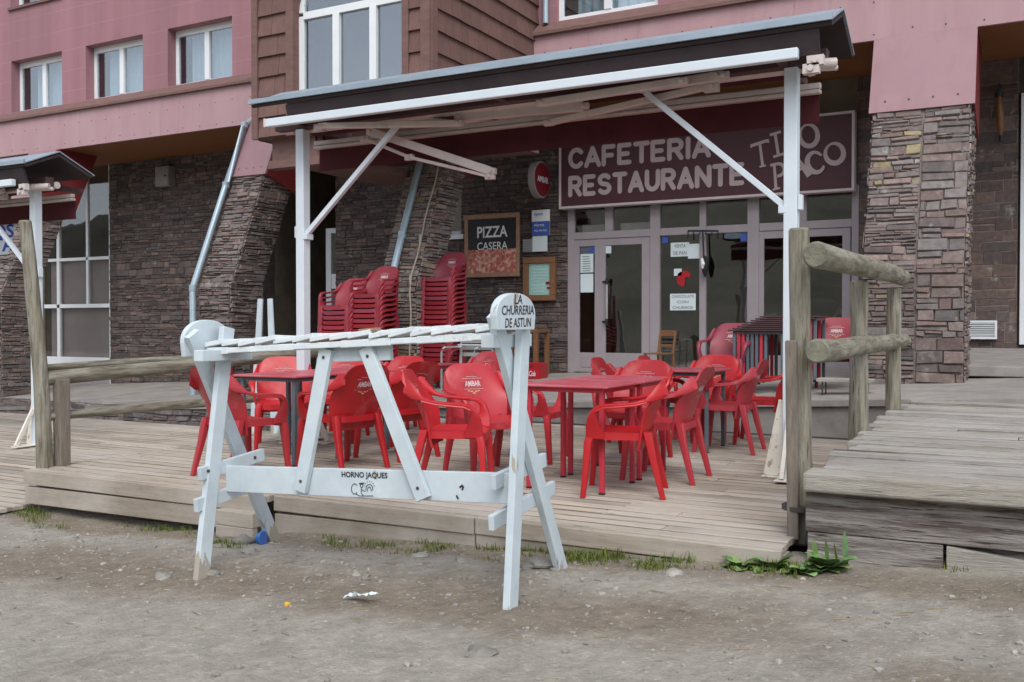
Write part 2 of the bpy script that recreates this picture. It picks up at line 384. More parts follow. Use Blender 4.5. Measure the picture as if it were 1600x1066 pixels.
M['rope'] = mat('pale rope', (.42, .36, .29), .9, .2, 30, .4, 90, .1)
M['rock'] = mat('grey stones', (.25, .24, .22), .92, .3, 9, .7, 30, .15, attr=True, dist=.02)
M['leaf'] = mat('green leaves', (.10, .17, .05), .6, .35, 12, .3, 60, .3, attr=True)
M['grass'] = mat('short grass', (.10, .135, .035), .7, .3, 10, 0, 60, .2, attr=True)
M['cup'] = mat('blue plastic cup', (.02, .22, .62), .35, .08, 6, .02, 30, .45)
M['yellow'] = mat('yellow scrap', (.70, .40, .05), .6, .15, 20, .1, 60, .3)
M['sign_red'] = mat('dark red sign face', (.17, .01, .016), .5, .1, 6, .03, 60, .35)
M['crate'] = mat('red crate plastic', (.36, .012, .018), .4, .1, 6, .05, 60, .45)
M['hill'] = mat('mountain meadow', (.145, .135, .105), .95, .4, .06, .6, .4, .1, col2=(.2, .18, .15), t2=.58, w2=.08, s2=.04, dist=.6)
# ------------------------------------------------------------------ masonry and boards
def masonry(mb, F, W, H, ch=(.04, .085), ln=(.12, .34), out=(0.0, .028), pal=None, jit=.009, gap=.004, n=None, wav=.02, m=0):
    pal = pal or [(1, 1, 1)]
    t = 0.0; row = 0
    wv = lambda s, k: wav*noise.noise(V((s*1.3, k*.37, 2.2)))
    while t < H:
        h = R.uniform(*ch)
        if R.random() < .1: h *= 1.5
        h = min(h, H-t+.01)
        s = -R.uniform(0, .2)
        while s < W:
            l = R.uniform(*ln)*(1 if h < ch[1] else 1.2)
            s0, s1 = max(0, s), min(W, s+l)
            s += l
            if s1-s0 < .03: continue
            two = h > .06 and R.random() < .18
            for (ta, tb) in (((t, t+h*.5), (t+h*.5, t+h)) if two else ((t, t+h),)):
                o = R.uniform(*out); g = gap*R.uniform(.6, 1.4)
                q = [(s0+g, ta+g), (s1-g, ta+g), (s1-g, tb-g), (s0+g, tb-g)]
                q = [(min(W, max(0, a+R.uniform(-jit, jit))), b+R.uniform(-jit, jit)+wv(a, row)) for a, b in q]
                cs = sum(a for a, _ in q)/4; ct = sum(b for _, b in q)/4
                bv = min(.008, (tb-ta)*.16)
                back = [F(a, b) for a, b in q]
                fr = []
                for a, b in q:
                    a2 = a-math.copysign(bv, a-cs); b2 = b-math.copysign(bv, b-ct)
                    fr.append(F(a2, b2)+n*(o+R.uniform(-.004, .004)))
                k = R.uniform(.74, 1.22); c = R.choice(pal)
                mb.add(back+fr, [(4, 5, 6, 7), (0, 1, 5, 4), (1, 2, 6, 5), (2, 3, 7, 6), (3, 0, 4, 7)], m, (c[0]*k, c[1]*k, c[2]*k))
        t += h; row += 1
PAL = [(1, 1, 1), (1, .93, .92), (.9, .95, .97), (1.12, 1, .95), (.8, .8, .82), (1.05, .9, .88)]
PAL_D = [(.62, .57, .57), (.7, .6, .58), (.58, .56, .58), (.82, .7, .64), (.48, .45, .46), (.66, .62, .62)]
PAL_W = PAL*7+[(1.35, 1.33, .85), (1.4, 1.36, 1.3), (.75, .7, .74), (1.2, 1.1, 1.05), (1.25, 1.2, 1.0)]
def wall_xz(name, x0, x1, z0, z1, y, parent, ch=(.028, .105), ln=(.07, .36), pal=PAL_D, thick=.35, mortar='mortar', out=(0, .03), holes=()):
    mb = MB()
    xs = sorted({x0, x1, *[h[0] for h in holes], *[h[1] for h in holes]}); zs = sorted({z0, z1, *[h[2] for h in holes], *[h[3] for h in holes]})
    for i in range(len(xs)-1):
        for j in range(len(zs)-1):
            a, b, c, d = xs[i], xs[i+1], zs[j], zs[j+1]
            if any(h[0] <= a and b <= h[1] and h[2] <= c and d <= h[3] for h in holes): continue
            mb.box(a, b, y, y+thick, c, d, 1)
            masonry(mb, lambda s, t: V((a+s, y, c+t)), b-a, d-c, ch, ln, out, pal, n=V((0, -1, 0)), wav=.02 if not holes else 0.008)
    return mb.build(name, [M['stone'], M[mortar]], parent)

def boards(mb, x0, x1, y0, y1, z, w=.14, gap=.008, th=.035, seg=(1.6, 3.4), var=.22, zj=.003, ragged=0.0, sag=0.0):
    y = y0
    while y < y1-.03:
        ww = min(w*R.uniform(.94, 1.06), y1-y)
        x = x0-R.uniform(0, 1.5)
        while x < x1:
            l = R.uniform(*seg); a, b = max(x0, x), min(x1, x+l); x += l
            if b-a < .05: continue
            if ragged and a == x0: a += R.uniform(-ragged, ragged)
            k = R.uniform(1-var, 1+var); dz = R.uniform(-zj, zj); c = (k*R.uniform(.98, 1.03), k, k*R.uniform(.95, 1.02))
            g = .003
            mb.box(a, b, y+ww-gap*.9, y+ww+gap*.9, z-th, z-.0015-zj*.5, 0, (.36, .34, .31))  # dark joint strip: dirt plus the gap's shade put into its colour
            mb.obox(((a+b)/2, y+ww/2, z-th/2+dz), ((b-a)/2-g, 0, R.uniform(-zj, zj)), (0, ww/2-gap/2*R.uniform(.7, 1.6), R.uniform(-zj, zj)*.4), (0, 0, th/2), 0, c)
        y += ww

# ------------------------------------------------------------------ ground
def build_ground():
    def axis(lo, a, b, hi, st, grow):
        xs = [a+i*st for i in range(int((b-a)/st)+1)]
        s, x = st, a
        left = []
        while x > lo: s *= grow; x -= s; left.append(x)
        s, x = st, xs[-1]
        while x < hi: s *= grow; x += s; xs.append(x)
        return left[::-1]+xs
    xs = axis(-260, -8.0, 1.6, 260, .045, 1.22); ys = axis(-260, 1.0, 5.4, 260, .045, 1.22)
    mb = MB()
    nx = len(xs)
    for y in ys:
        for x in xs:
            z = ground_z(max(-20, min(14, x)), max(-12, min(16, y)))
            near = -9 < x < 3 and 0 < y < 6
            p = V((x, y, 0))
            k = .5+.5*noise.noise(p*.55+V((4, 1, 0)))
            if near:
                z += .022*noise.noise(p*1.1)+.012*noise.noise(p*3.1)+.006*noise.noise(p*9)+.004*noise.noise(p*22)
                h = math.exp(-((x+5.5)**2*.9+(y-4.65)**2*9)); z -= .06*h     # hollow washed out below the boards
            if y > 5.15: z = min(z, -.2)-.35*min(1, (y-5.15)/.2)
            # damp brown earth worn round the stand, grey grit elsewhere
            br = max(0, 1-abs(y-3.72-.06*(x+3)-.12*noise.noise(p*1.4))/.62)*(1 if x < -1.4 else max(0, 1-(x+1.4)/1.2))
            br = max(br, .9*max(0, 1-math.hypot((x+.1)*.8, (y-3.2))/.75), 1.0*max(0, 1-abs(y-4.65)/.35))
            br = .82*min(1, max(0, br*1.5-.15+.55*noise.noise(p*2.3)+.25*noise.noise(p*7)))
            g = 1+.16*noise.noise(p*5)+.16*noise.noise(p*17)+.14*(k-.5)+(.16*noise.noise(p*43) if near else 0)
            c = ((.41*(1-br)+.255*br)*g, (.378*(1-br)+.206*br)*g, (.322*(1-br)+.154*br)*g)
            mb.v.append((x, y, z)); mb.c.append(c)
    for j in range(len(ys)-1):
        for i in range(nx-1):
            mb.f.append([j*nx+i, j*nx+i+1, (j+1)*nx+i+1, (j+1)*nx+i]); mb.m.append(0); mb.s.append(True)
    gm = mat('trodden grit', (1, 1, 1), .95, .3, 22, 1.0, 55, .12, attr=True, dist=.02, detail=10,
             col2=(.5, .48, .43), t2=.64, w2=.06, s2=34)
    return tag(mb.build('ground', gm, ang=80), kind='structure')
ground = build_ground()

# mountain slopes across the valley, behind the photographer (the panes mirror them)
mb = MB()
def hillf(u, v):
    x = -190+380*u; y = -18-150*v
    h = v**1.25*62*(.75+.35*noise.noise(V((x*.012, 3, 1))))+7*noise.noise(V((x*.03, y*.03, 5)))*v
    return V((x, y, h-1.2))
mb.grid(hillf, 60, 30)
tag(mb.build('hills', M['hill'], ang=80), kind='structure')

# ------------------------------------------------------------------ decks
XF = -6.88                                 # edge of the deck along the log fence
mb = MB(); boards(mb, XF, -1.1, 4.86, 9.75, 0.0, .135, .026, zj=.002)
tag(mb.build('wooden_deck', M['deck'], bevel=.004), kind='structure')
mb = MB()
def fboard(x0, x1, y, z0, z1, k, dz=0, th=.05):
    mb.obox(((x0+x1)/2, y+th/2, (z0+z1)/2), ((x1-x0)/2-.002, 0, dz), (0, th/2, 0), (0, 0, (z1-z0)/2), 0, (k, k*.98, k*.95))
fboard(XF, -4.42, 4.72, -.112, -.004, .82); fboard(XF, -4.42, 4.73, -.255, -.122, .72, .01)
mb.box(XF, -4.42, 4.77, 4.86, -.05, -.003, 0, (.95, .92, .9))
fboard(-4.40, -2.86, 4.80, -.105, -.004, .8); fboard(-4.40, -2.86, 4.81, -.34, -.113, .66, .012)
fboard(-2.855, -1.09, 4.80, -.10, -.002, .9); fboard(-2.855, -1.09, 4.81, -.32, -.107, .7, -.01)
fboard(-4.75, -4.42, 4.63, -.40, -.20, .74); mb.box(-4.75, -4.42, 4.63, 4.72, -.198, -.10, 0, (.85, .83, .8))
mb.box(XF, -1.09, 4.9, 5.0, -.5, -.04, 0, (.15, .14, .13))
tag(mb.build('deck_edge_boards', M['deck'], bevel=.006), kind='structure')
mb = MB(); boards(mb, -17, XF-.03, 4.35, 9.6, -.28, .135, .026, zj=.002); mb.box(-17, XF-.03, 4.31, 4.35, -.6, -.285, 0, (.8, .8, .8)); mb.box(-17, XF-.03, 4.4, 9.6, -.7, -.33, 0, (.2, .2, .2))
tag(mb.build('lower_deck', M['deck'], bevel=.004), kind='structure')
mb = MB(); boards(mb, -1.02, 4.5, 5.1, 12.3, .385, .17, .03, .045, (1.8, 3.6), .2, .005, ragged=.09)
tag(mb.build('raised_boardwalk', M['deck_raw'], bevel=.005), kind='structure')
mb = MB()
mb.obox((1.75, 5.0, .335), (2.76, 0, 0), (0, .10, 0), (0, 0, .05), 0, (1.05, 1.02, .96))
mb.box(-1.0, 4.5, 5.06, 12.2, -.4, .33, 1, (.4, .38, .36))
tag(mb.build('boardwalk_nosing', [M['deck_raw'], M['deck_dark']], bevel=.018, seg=3), kind='structure')
mb = MB()
mb.box(-1.01, 4.5, 4.985, 5.045, .075, .278, 1, (.95, .9, .88))
mb.box(-1.0, -.37, 4.99, 5.05, -.062, .07, 1, (1.15, 1.12, 1.1))
mb.prism([(-1.0, 4.975, -.25), (-.365, 4.975, -.3), (-.365, 4.975, -.075), (-1.0, 4.975, -.02)], (0, .04, 0), 0, (.75, .7, .66))
mb.prism([(-.355, 4.98, -.3), (4.5, 4.98, -.35), (4.5, 4.98, -.06), (.35, 4.98, -.005), (-.355, 4.98, .068)], (0, .04, 0), 0, (.95, .93, .88))
mb.box(-.355, 4.5, 5.025, 5.05, -.1, .07, 1, (.7, .66, .64))
tag(mb.build('boardwalk_skirt', [M['deck_raw'], M['deck_dark']], bevel=.004), kind='structure')

# ------------------------------------------------------------------ terrace of the building
mb = MB()
nx, ny = 40, 8
def tf(u, v):
    x = -24+28*u; y = 10.12+7.9*v
    return V((x, y, terrace_z(x, y)))
mb.grid(tf, nx, ny)
def tr(u, v):
    x = -24+28*u; z = terrace_z(x, 10.12)
    return V((x, 10.12+(.035 if v < .99 else 0), z*(1-0)-.055 if v > .5 else -1.2)) if v < .99 else V((x, 10.155, z-.055))
mb.grid(lambda u, v: V((-24+28*u, 10.10, terrace_z(-24+28*u, 10.12)-.06*(1-v))), nx, 1)
mb.grid(lambda u, v: V((-24+28*u, 10.10+.02*v, terrace_z(-24+28*u, 10.12))), nx, 1)
mb.grid(lambda u, v: V((-24+28*u, 10.15-.05*v, terrace_z(-24+28*u, 10.12)-.06)), nx, 1)
mb.grid(lambda u, v: V((-24+28*u, 10.15, -1.2+v*(terrace_z(-24+28*u, 10.12)-.06+1.2))), nx, 1)
tag(mb.build('terrace', M['concrete']), kind='structure')
mb = MB(); mb.box(XF, -1.05, 9.78, 10.15, -.5, -.03)
for i in range(300):
    x = -7+i*.02
    mb.box(x, x+.008, 9.80, 10.1, -.03, -.018)
tag(mb.build('drain_grating', M['grate']), kind='structure')
mb = MB()                                                     # rough stone footing of the lower terrace
masonry(mb, lambda s, t: V((-17+s, 10.14, -.45+t)), 9.6, .34, (.05, .12), (.1, .4), (0, .05), PAL, n=V((0, -1, 0)))
tag(mb.build('terrace_footing', [M['stone']]), kind='structure')

# ------------------------------------------------------------------ the building
B = thing('restaurant_building', 'pink building with slate stone pillars and a brown shingled tower, behind the terrace', 'building', (-8, 13, 0))
YW, YU, YF, ZF0, ZF1 = 15.0, 13.35, 13.2, 4.80, 5.56
wall_xz('stone_wall', -18.66, -14.0, -.8, 4.8, YW, B)
wxa = (-9.95, -9.2, 2.78, 3.6)
wall_xz('stone_wall', -12.1, -7.05, -.4, 4.8, YW, B, holes=[wxa])
wall_xz('stone_wall', -2.32, -.2, .3, 4.8, YW, B, (.08, .2), (.16, .5), [(.62, .55, .55), (.7, .6, .58), (.56, .54, .56), (.82, .7, .65)], mortar='mortar_pale', out=(.002, .01))
wall_xz('stone_wall', 1.6, 4.5, .3, 4.8, YW, B, (.08, .2), (.16, .5), [(.62, .55, .55), (.7, .6, .58), (.56, .54, .56)], mortar='mortar_pale', out=(.002, .01))
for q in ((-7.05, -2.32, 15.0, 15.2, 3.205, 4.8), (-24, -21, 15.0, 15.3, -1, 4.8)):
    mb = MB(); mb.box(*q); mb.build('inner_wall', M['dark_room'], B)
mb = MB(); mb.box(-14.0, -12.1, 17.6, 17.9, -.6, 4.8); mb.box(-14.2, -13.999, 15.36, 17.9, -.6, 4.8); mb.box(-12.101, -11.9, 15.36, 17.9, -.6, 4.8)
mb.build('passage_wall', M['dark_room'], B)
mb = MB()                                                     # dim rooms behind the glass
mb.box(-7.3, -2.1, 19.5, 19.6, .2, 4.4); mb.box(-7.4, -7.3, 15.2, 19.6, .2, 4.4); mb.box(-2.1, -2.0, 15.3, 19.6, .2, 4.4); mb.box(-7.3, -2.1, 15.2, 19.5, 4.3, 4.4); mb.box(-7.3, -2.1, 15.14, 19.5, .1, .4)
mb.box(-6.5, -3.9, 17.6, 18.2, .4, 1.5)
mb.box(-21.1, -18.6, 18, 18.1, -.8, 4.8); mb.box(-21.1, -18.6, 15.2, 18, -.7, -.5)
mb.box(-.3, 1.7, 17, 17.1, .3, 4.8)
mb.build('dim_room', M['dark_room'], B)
# soffit, fascia, upper walls
mb = MB(); mb.box(-24, 4.5, 13.26, 18.5, 4.8, 4.95); mb.build('soffit', M['soffit'], B)
mb = MB()
x = -24.0
while x < 4.5:
    x1 = min(4.5, x+3.02)
    mb.box(x+.0015, x1-.0015, YF, YF+.05, ZF0, ZF1-.2)
    mb.box(x+.0015, x1-.0015, YF+.012, YF+.06, ZF1-.198, ZF1)
    xx = x+.2
    while xx < x1:
        for z in (ZF0+.09, ZF1-.28):
            p = V((xx+R.uniform(-.03, .03), YF, z+R.uniform(-.02, .02)))
            mb.tube([p, p-V((0, .006, 0))], .012, 6, 1)
        xx += .42
    x = x1
mb.build('fascia', [M['fascia'], M['bolt']], B, bevel=.003)
mb = MB()
for a, b in ((-24, -9.82), (-6.78, 4.5)):
    mb.prism([(a, YF-.06, ZF1-.012), (a, YU+.1, ZF1-.012), (a, YU+.1, ZF1+.2), (a, YU-.02, ZF1+.2), (a, YF-.06, ZF1+.035)], (b-a, 0, 0))
mb.build('ledge_trim', M['brown_trim'], B)

WIN = [(-19.75, -18.05), (-17.3, -15.6), (-14.9, -13.2)]
def pierced(name, x0, x1, z0, z1, y, holes, m, dep=.28):
    mb = MB()
    xs = sorted({x0, x1, *[h[0] for h in holes], *[h[1] for h in holes]}); zs = sorted({z0, z1, *[h[2] for h in holes], *[h[3] for h in holes]})
    for i in range(len(xs)-1):
        for j in range(len(zs)-1):
            a, b, c, d = xs[i], xs[i+1], zs[j], zs[j+1]
            if any(h[0] <= a and b <= h[1] and h[2] <= c and d <= h[3] for h in holes): continue
            mb.add([(a, y, c), (b, y, c), (b, y, d), (a, y, d)], [(0, 1, 2, 3)])
    for a, b, c, d in holes:
        for q in ([(a, y, c), (a, y, d), (a, y+dep, d), (a, y+dep, c)], [(b, y, d), (b, y, c), (b, y+dep, c), (b, y+dep, d)],
                  [(a, y, d), (b, y, d), (b, y+dep, d), (a, y+dep, d)], [(b, y, c), (a, y, c), (a, y+dep, c), (b, y+dep, c)]):
            mb.add(q, [(0, 1, 2, 3)])
    return mb.build(name, m, B)
def casement(x0, x1, z0, z1, y, curtain=True, name='window', nm=2, sill=False):
    fr = MB(); w = .075
    for a, b, c, d in ((x0, x1, z0, z0+w), (x0, x1, z1-w*1.6, z1), (x0, x0+w, z0+w, z1-w*1.6), (x1-w, x1, z0+w, z1-w*1.6)): fr.box(a, b, y, y+.07, c, d)
    for k in range(1, nm):
        xm = x0+(x1-x0)*k/nm; fr.box(xm-.06, xm+.06, y-.012, y+.065, z0+w, z1-w*1.6)
    o = fr.build(name, M['white_frame'], B, bevel=.006)
    g = MB(); g.box(x0+w*.9, x1-w*.9, y+.03, y+.036, z0+w*.9, z1-w*1.5); g.build('pane', M['glass'], o)
    if curtain:
        cu = MB()
        def cf(u, v): return V((x0+.1+(x1-x0-.2)*u, y+.2+.02*math.sin(u*60), z0+v*(z1-z0)))
        cu.grid(lambda u, v: cf(.18+u*.82 if x0 < -18 else .1+.9*u, v), 80, 1); cu.build('curtain', M['curtain'], o)
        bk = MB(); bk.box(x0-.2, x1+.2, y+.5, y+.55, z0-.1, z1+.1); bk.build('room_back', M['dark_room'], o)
    return o
ztop, zbot = 6.9, 5.78
holes = [(a, b, zbot, ztop) for a, b in WIN]+[(a, b, 8.06, 9.3) for a, b in WIN]
pierced('upper_wall', -24, -9.7, ZF1+.19, 9.6, YU, holes, M['pink'])
for a, b, c, d in holes: casement(a, b, c, d, YU+.2)
wr = [(-6.46, -4.83, 5.78, 7.2), (-2.2, -.5, 5.78, 7.2)]
pierced('upper_wall', -6.9, 4.5, ZF1+.19, 9.6, YU, wr, M['pink'])
for a, b, c, d in wr: casement(a, b, c, d, YU+.06)
mb = MB()
for a, b in WIN: mb.box(a-.05, b+.05, YU-.05, YU+.2, 8.0, 8.055)
mb.build('window_ledge', M['brown_trim'], B)
mb = MB(); mb.box(-24, 4.5, 13.9, 24, 9.55, 9.7); mb.box(-24, 4.5, 23.8, 24, -1, 9.55); mb.box(-24.2, -24, 13.4, 24, -1, 9.6); mb.box(4.5, 4.7, 13.4, 24, -1, 9.6)
mb.build('roof', M['brown_trim'], B)

# stone pillars that lean back up to the pink cladding
YP, ZK, LEAN = 11.9, 1.75, .42
def pillar(xc, w, dep, zb, seam=None, pal=PAL):
    x0, x1 = xc-w/2, xc+w/2
    zt = 3.78
    def fy(z): return YP+max(0, z-ZK)*LEAN
    mb = MB()
    for a, b in ((zb, ZK), (ZK, zt)):
        mb.prism([(x0+.01, fy(a)+.012, a), (x0+.01, fy(a)+dep, a), (x0+.01, fy(b)+dep, b), (x0+.01, fy(b)+.012, b)], (w-.02, 0, 0), 1)
    nk = V((0, -1, -LEAN)).normalized()*1.0
    for sa, sb, ch, ln in (((0, w, (.025, .085), (.07, .32)),) if seam is None else ((0, seam, (.028, .085), (.08, .4)), (seam+.012, w, (.05, .16), (.12, .5)))):
        masonry(mb, lambda s, t: V((x0+sa+s, fy(zb+t), zb+t)), sb-sa, ZK-zb, ch, ln, (.0, .035), pal, n=V((0, -1, 0)))
        masonry(mb, lambda s, t: V((x0+sa+s, fy(ZK+t), ZK+t)), sb-sa, zt-ZK, ch, ln, (.0, .03), pal, n=V((0, -.92, .38)))
    masonry(mb, lambda s, t: V((x1, fy(zb+t)+s, zb+t)), dep, zt-zb, (.025, .085), (.07, .32), (.0, .035), pal, n=V((1, 0, 0)))
    masonry(mb, lambda s, t: V((x0, fy(zb+t)+dep-s, zb+t)), dep, zt-zb, (.05, .1), (.14, .36), (.0, .02), pal, n=V((-1, 0, 0)))
    p = mb.build('stone_pillar', [M['stone'], M['mortar' if seam is None else 'mortar_pale']], B)
    # cladding of the pillar head
    zc, e = ZF0-.004, .05
    h = MB()
    h.prism([(x0-e, fy(zt)-.05, zt-.02), (x0-e, fy(zt)+.0, zt-.02), (x0-e, fy(zc)+.0, zc), (x0-e, fy(zc)-.05, zc)], (w+2*e, 0, 0), 0)
    for xx in (x0-e+.002, x1+e-.022):
        h.prism([(xx, fy(zt)+.002, zt-.025), (xx, fy(zt)+dep+.06, zt-.3), (xx, fy(zc)+dep+.2, zc), (xx, fy(zc)+.002, zc)], (.02, 0, 0), 1)
    for i in range(4):
        q = V((x0+w*(i+.5)/4, fy(zt+.12)-.05, zt+.12)); h.tube([q, q-V((0, .006, 0))], .012, 6, 2)
    h.build('pillar_cladding', [M['pillar_sheet'], M['red_side'], M['bolt']], B, bevel=.003)
    return p
pillar(-18.4, .8, .75, -.8)
pillar(-12.2, .7, .75, -.35)
pillar(-8.42, .68, .62, -.2, pal=[(a*1.25, b*1.25, c*1.2) for a, b, c in PAL*4]+[(1.45, 1.38, .95)])  # paler stones here, sky light on this pillar put into their colour
pillar(-1.23, 1.1, .85, .1, .58, PAL_W)
# splashes of pale lichen on the wide pillar are part of its stones

# downpipes
def pipe(pts, r=.05):
    mb = MB(); mb.tube(pts, r, 12)
    for i in range(1, len(pts)-1): p = V(pts[i]); mb.tube([p-V((0, 0, .05)), p+V((0, 0, .05))], r+.008, 12)
    return mb.build('downpipe', M['zinc'], B)
def fy(z): return YP+max(0, z-ZK)*LEAN
pipe([(-12.58, 13.24, 4.88), (-12.58, fy(4.7)-.12, 4.74), (-12.58, fy(3.6)-.12, 3.6), (-12.58, fy(1.75)-.12, 1.75), (-12.58, 11.78, -.1)], .055)
pipe([(-8.49, fy(3.75)-.1, 3.75), (-8.49, fy(2.5)-.1, 2.5), (-8.48, fy(1.75)-.1, 1.75), (-8.48, 11.8, .05)], .055)
pipe([(-6.62, 13.27, 9.5), (-6.62, 13.27, 7), (-6.62, 13.27, 5.75)], .045)
pipe([(-7.0, 12.9, 5.3), (-7.0, 12.75, 4.9), (-7.05, 12.7, 4.4)], .05)

# brown shingled tower
TX0, TX1, TY = -9.80, -6.81, 10.35
TZ0, TZ1 = 3.78, 9.3
wx0, wx1, wz0, wzs = -9.05, -7.22, 4.1, 5.42
mb = MB()
zt = TZ1
for a, b, c, d in ((TX0, wx0, TZ0, zt), (wx1, TX1, TZ0, zt), (wx0, wx1, TZ0, wz0), (wx0, wx1, 6.5, zt)): mb.box(a, b, TY, TY+.2, c, d)
cx, rr = (wx0+wx1)/2, (wx1-wx0)/2
for i in range(16):                                            # arched head of the opening
    t0, t1 = PI*i/16, PI*(i+1)/16
    p = [(cx+rr*math.cos(t), wzs+rr*.92*math.sin(t)) for t in (t0, t1)]
    mb.prism([(p[0][0], TY, p[0][1]), (p[0][0], TY, 6.5), (p[1][0], TY, 6.5), (p[1][0], TY, p[1][1])], (0, .2, 0))
mb.box(TX1-.2, TX1-.002, TY+.2, YU, TZ0, zt); mb.box(TX0+.002, TX0+.2, TY+.2, YU, TZ0, zt); mb.box(TX0+.2, TX1-.2, TY+.2, YU, TZ0, TZ0+.1); mb.box(TX0, TX1, TY, YU+.3, zt, zt+.1)
for x, w in ((TX0-.02, .11), (wx0-.13, .13), (wx1, .1), (TX1-.12, .14)): mb.box(x, x+w, TY-.05, TY-.002, TZ0-.02, zt)
mb.box(TX1+.002, TX1+.05, TY-.02, TY+.1, TZ0-.02, zt)
tw = mb.build('shingled_tower', M['brown_trim'], B)
mb = MB()
def shingles(P, W, H, n, ex=.285):
    z = 0.0
    while z < H:
        s = 0.0
        while s < W:
            w = R.uniform(.16, .42); w = min(w, W-s); k = R.uniform(.9, 1.08); lift = R.uniform(0, .007)
            a0, a1 = s+.003, s+w-.003
            q = [P(a0, z-lift)+n*.045, P(a1, z-lift)+n*.045, P(a1, z+ex+.02)+n*.006, P(a0, z+ex+.02)+n*.006, P(a0, z-lift)+n*.012, P(a1, z-lift)+n*.012]
            mb.add(q, [(0, 1, 2, 3), (4, 5, 1, 0), (0, 3, 4), (1, 5, 2)], 0, (k, k*.98, k*.97)); s += w
        z += ex
shingles(lambda s, t: V((TX0+.1+s, TY, TZ0+t)), wx0-.13-TX0-.1, zt-TZ0, V((0, -1, 0)))
shingles(lambda s, t: V((wx1+.1+s, TY, TZ0+t)), TX1-.12-wx1-.1, zt-TZ0, V((0, -1, 0)))
shingles(lambda s, t: V((TX1, TY+.1+s, TZ0+t)), YU-TY-.1, zt-TZ0, V((1, 0, 0)))
shingles(lambda s, t: V((TX0, YU-s, TZ0+t)), YU-TY-.1, zt-TZ0, V((-1, 0, 0)))
shingles(lambda s, t: V((wx0+s, TY, 6.5+t)), wx1-wx0, zt-6.5, V((0, -1, 0)))
mb.build('shingles', M['shingle'], tw)
fr = MB(); y = TY+.08; w = .085
fr.box(wx0, wx0+w, y, y+.07, wz0, wzs); fr.box(wx1-w, wx1, y, y+.07, wz0, wzs); fr.box(wx0+w, wx1-w, y, y+.07, wz0, wz0+w); fr.box(wx0+w, wx1-w, y-.01, y+.065, wzs-.05, wzs+.05)
for f in (.36, .70): fr.box(wx0+(wx1-wx0)*f-.055, wx0+(wx1-wx0)*f+.055, y-.015, y+.06, wz0+w, wzs-.05)
rg = [[], []]
for i in range(25):
    t = PI*i/24
    fr_o = (cx+rr*math.cos(t), wzs+.05+(rr*.92-.05)*math.sin(t)); fr_i = (cx+(rr-w)*math.cos(t), wzs+.05+(rr*.92-w-.05)*math.sin(t))
    rg[0].append(fr_o); rg[1].append(fr_i)
for i in range(24):
    a, b, c, d = rg[0][i], rg[0][i+1], rg[1][i+1], rg[1][i]
    fr.prism([(p[0], y, p[1]) for p in (a, b, c, d)], (0, .07, 0))
aw = fr.build('arched_window', M['white_frame'], B)
g = MB(); g.box(wx0+.05, wx1-.05, y+.03, y+.036, wz0+.05, wzs); g.prism([(p[0], y+.03, p[1]) for p in rg[1]], (0, .006, 0)); g.build('pane', M['glass'], aw)
g = MB(); g.box(wx0-.4, wx1+.3, y+.9, y+.95, wz0-.2, 9); g.build('blind', M['blind'], aw)
mb = MB(); x0, x1, z0, z1 = RY(429, 509, 212, 262, 10.55)
mb.box(x0, x1-.1, 10.5, 10.6, z0+.12, z1+.3)
mb.prism([(x1-.1, 10.5, z0+.12), (x1+.0, 10.5, z0+.12), (x1-.16, 10.5, z1+.05), (x1-.1, 10.5, z1+.05)], (0, .1, 0))
mb.box(x0-.03, x1+.03, 10.44, 10.62, z0, z0+.115); mb.box(x0, x1, 10.62, 13.2, z0+.1, z0+.2)
mb.build('tower_corbel', M['brown_trim'], B, bevel=.006)

# storefront glazing on the far side
def bars(name, rects, y, m, th=.07, par=None):
    mb = MB()
    for k, (a, b, c, d) in enumerate(rects): mb.box(a, b, y-(.006 if k % 2 else 0), y+th, c, d)
    return mb.build(name, M[m], par or B, bevel=.005)
xl, xr = -21.0, -18.66
zz = [PY(140, v, YW).z for v in (560, 478, 404, 258)]
xm = PY(135, 300, YW).x; xa = PY(92, 300, YW).x
st = bars('storefront_window', [(xl, xr, zz[0]-.25, zz[0]+.02), (xl, xr, zz[1]-.045, zz[1]+.045), (xl, xr, zz[2]-.035, zz[2]+.035), (xl, xr, zz[3]-.03, zz[3]+.03), (xm-.035, xm+.035, zz[1], 4.8), (xa-.1, xa, -.6, 4.8), (xr-.03, xr, -.6, 4.8), (xa-1.4, xa-1.3, -.6, 4.8)], YW, 'white_frame')
g = MB(); g.box(xl, xr, YW+.03, YW+.036, zz[0], 4.8); g.build('pane', M['shop_glass'], st)
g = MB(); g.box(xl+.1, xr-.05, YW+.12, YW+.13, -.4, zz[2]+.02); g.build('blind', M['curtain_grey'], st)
# small openings
fr = MB(); a, b, c, d = wxa; fr.box(a, b, YW+.1, YW+.16, c, c+.07); fr.box(a, a+.06, YW+.1, YW+.16, c+.07, d); fr.box(b-.06, b, YW+.1, YW+.16, c+.07, d); fr.box(a-.05, b+.08, YW-.06, YW+.1, c-.09, c-.004)
o = fr.build('small_window', M['white_frame'], B); g = MB(); g.box(a, b, YW+.125, YW+.13, c, d); g.build('pane', M['door_glass'], o); g = MB(); g.box(a-.1, b+.1, YW+.4, YW+.45, c-.1, d); g.build('room_back', M['dark_room'], o)
x0, x1, z0, z1 = RY(514, 537, 365, 560, 15.6)
fr = MB(); fr.box(x0, x0+.13, 15.5, 15.6, z0-.4, z1); fr.box(x1-.06, x1, 15.5, 15.6, z0-.4, z1); fr.box(x0, x1, 15.5, 15.6, z1, z1+.1); zz2 = PY(525, 440, 15.6).z; fr.box(x0+.13, x1-.06, 15.51, 15.59, zz2-.15, zz2+.15)
o = fr.build('passage_door', M['white_frame'], B); g = MB(); g.box(x0, x1, 15.54, 15.55, z0-.4, z1); g.build('pane', M['door_glass'], o)
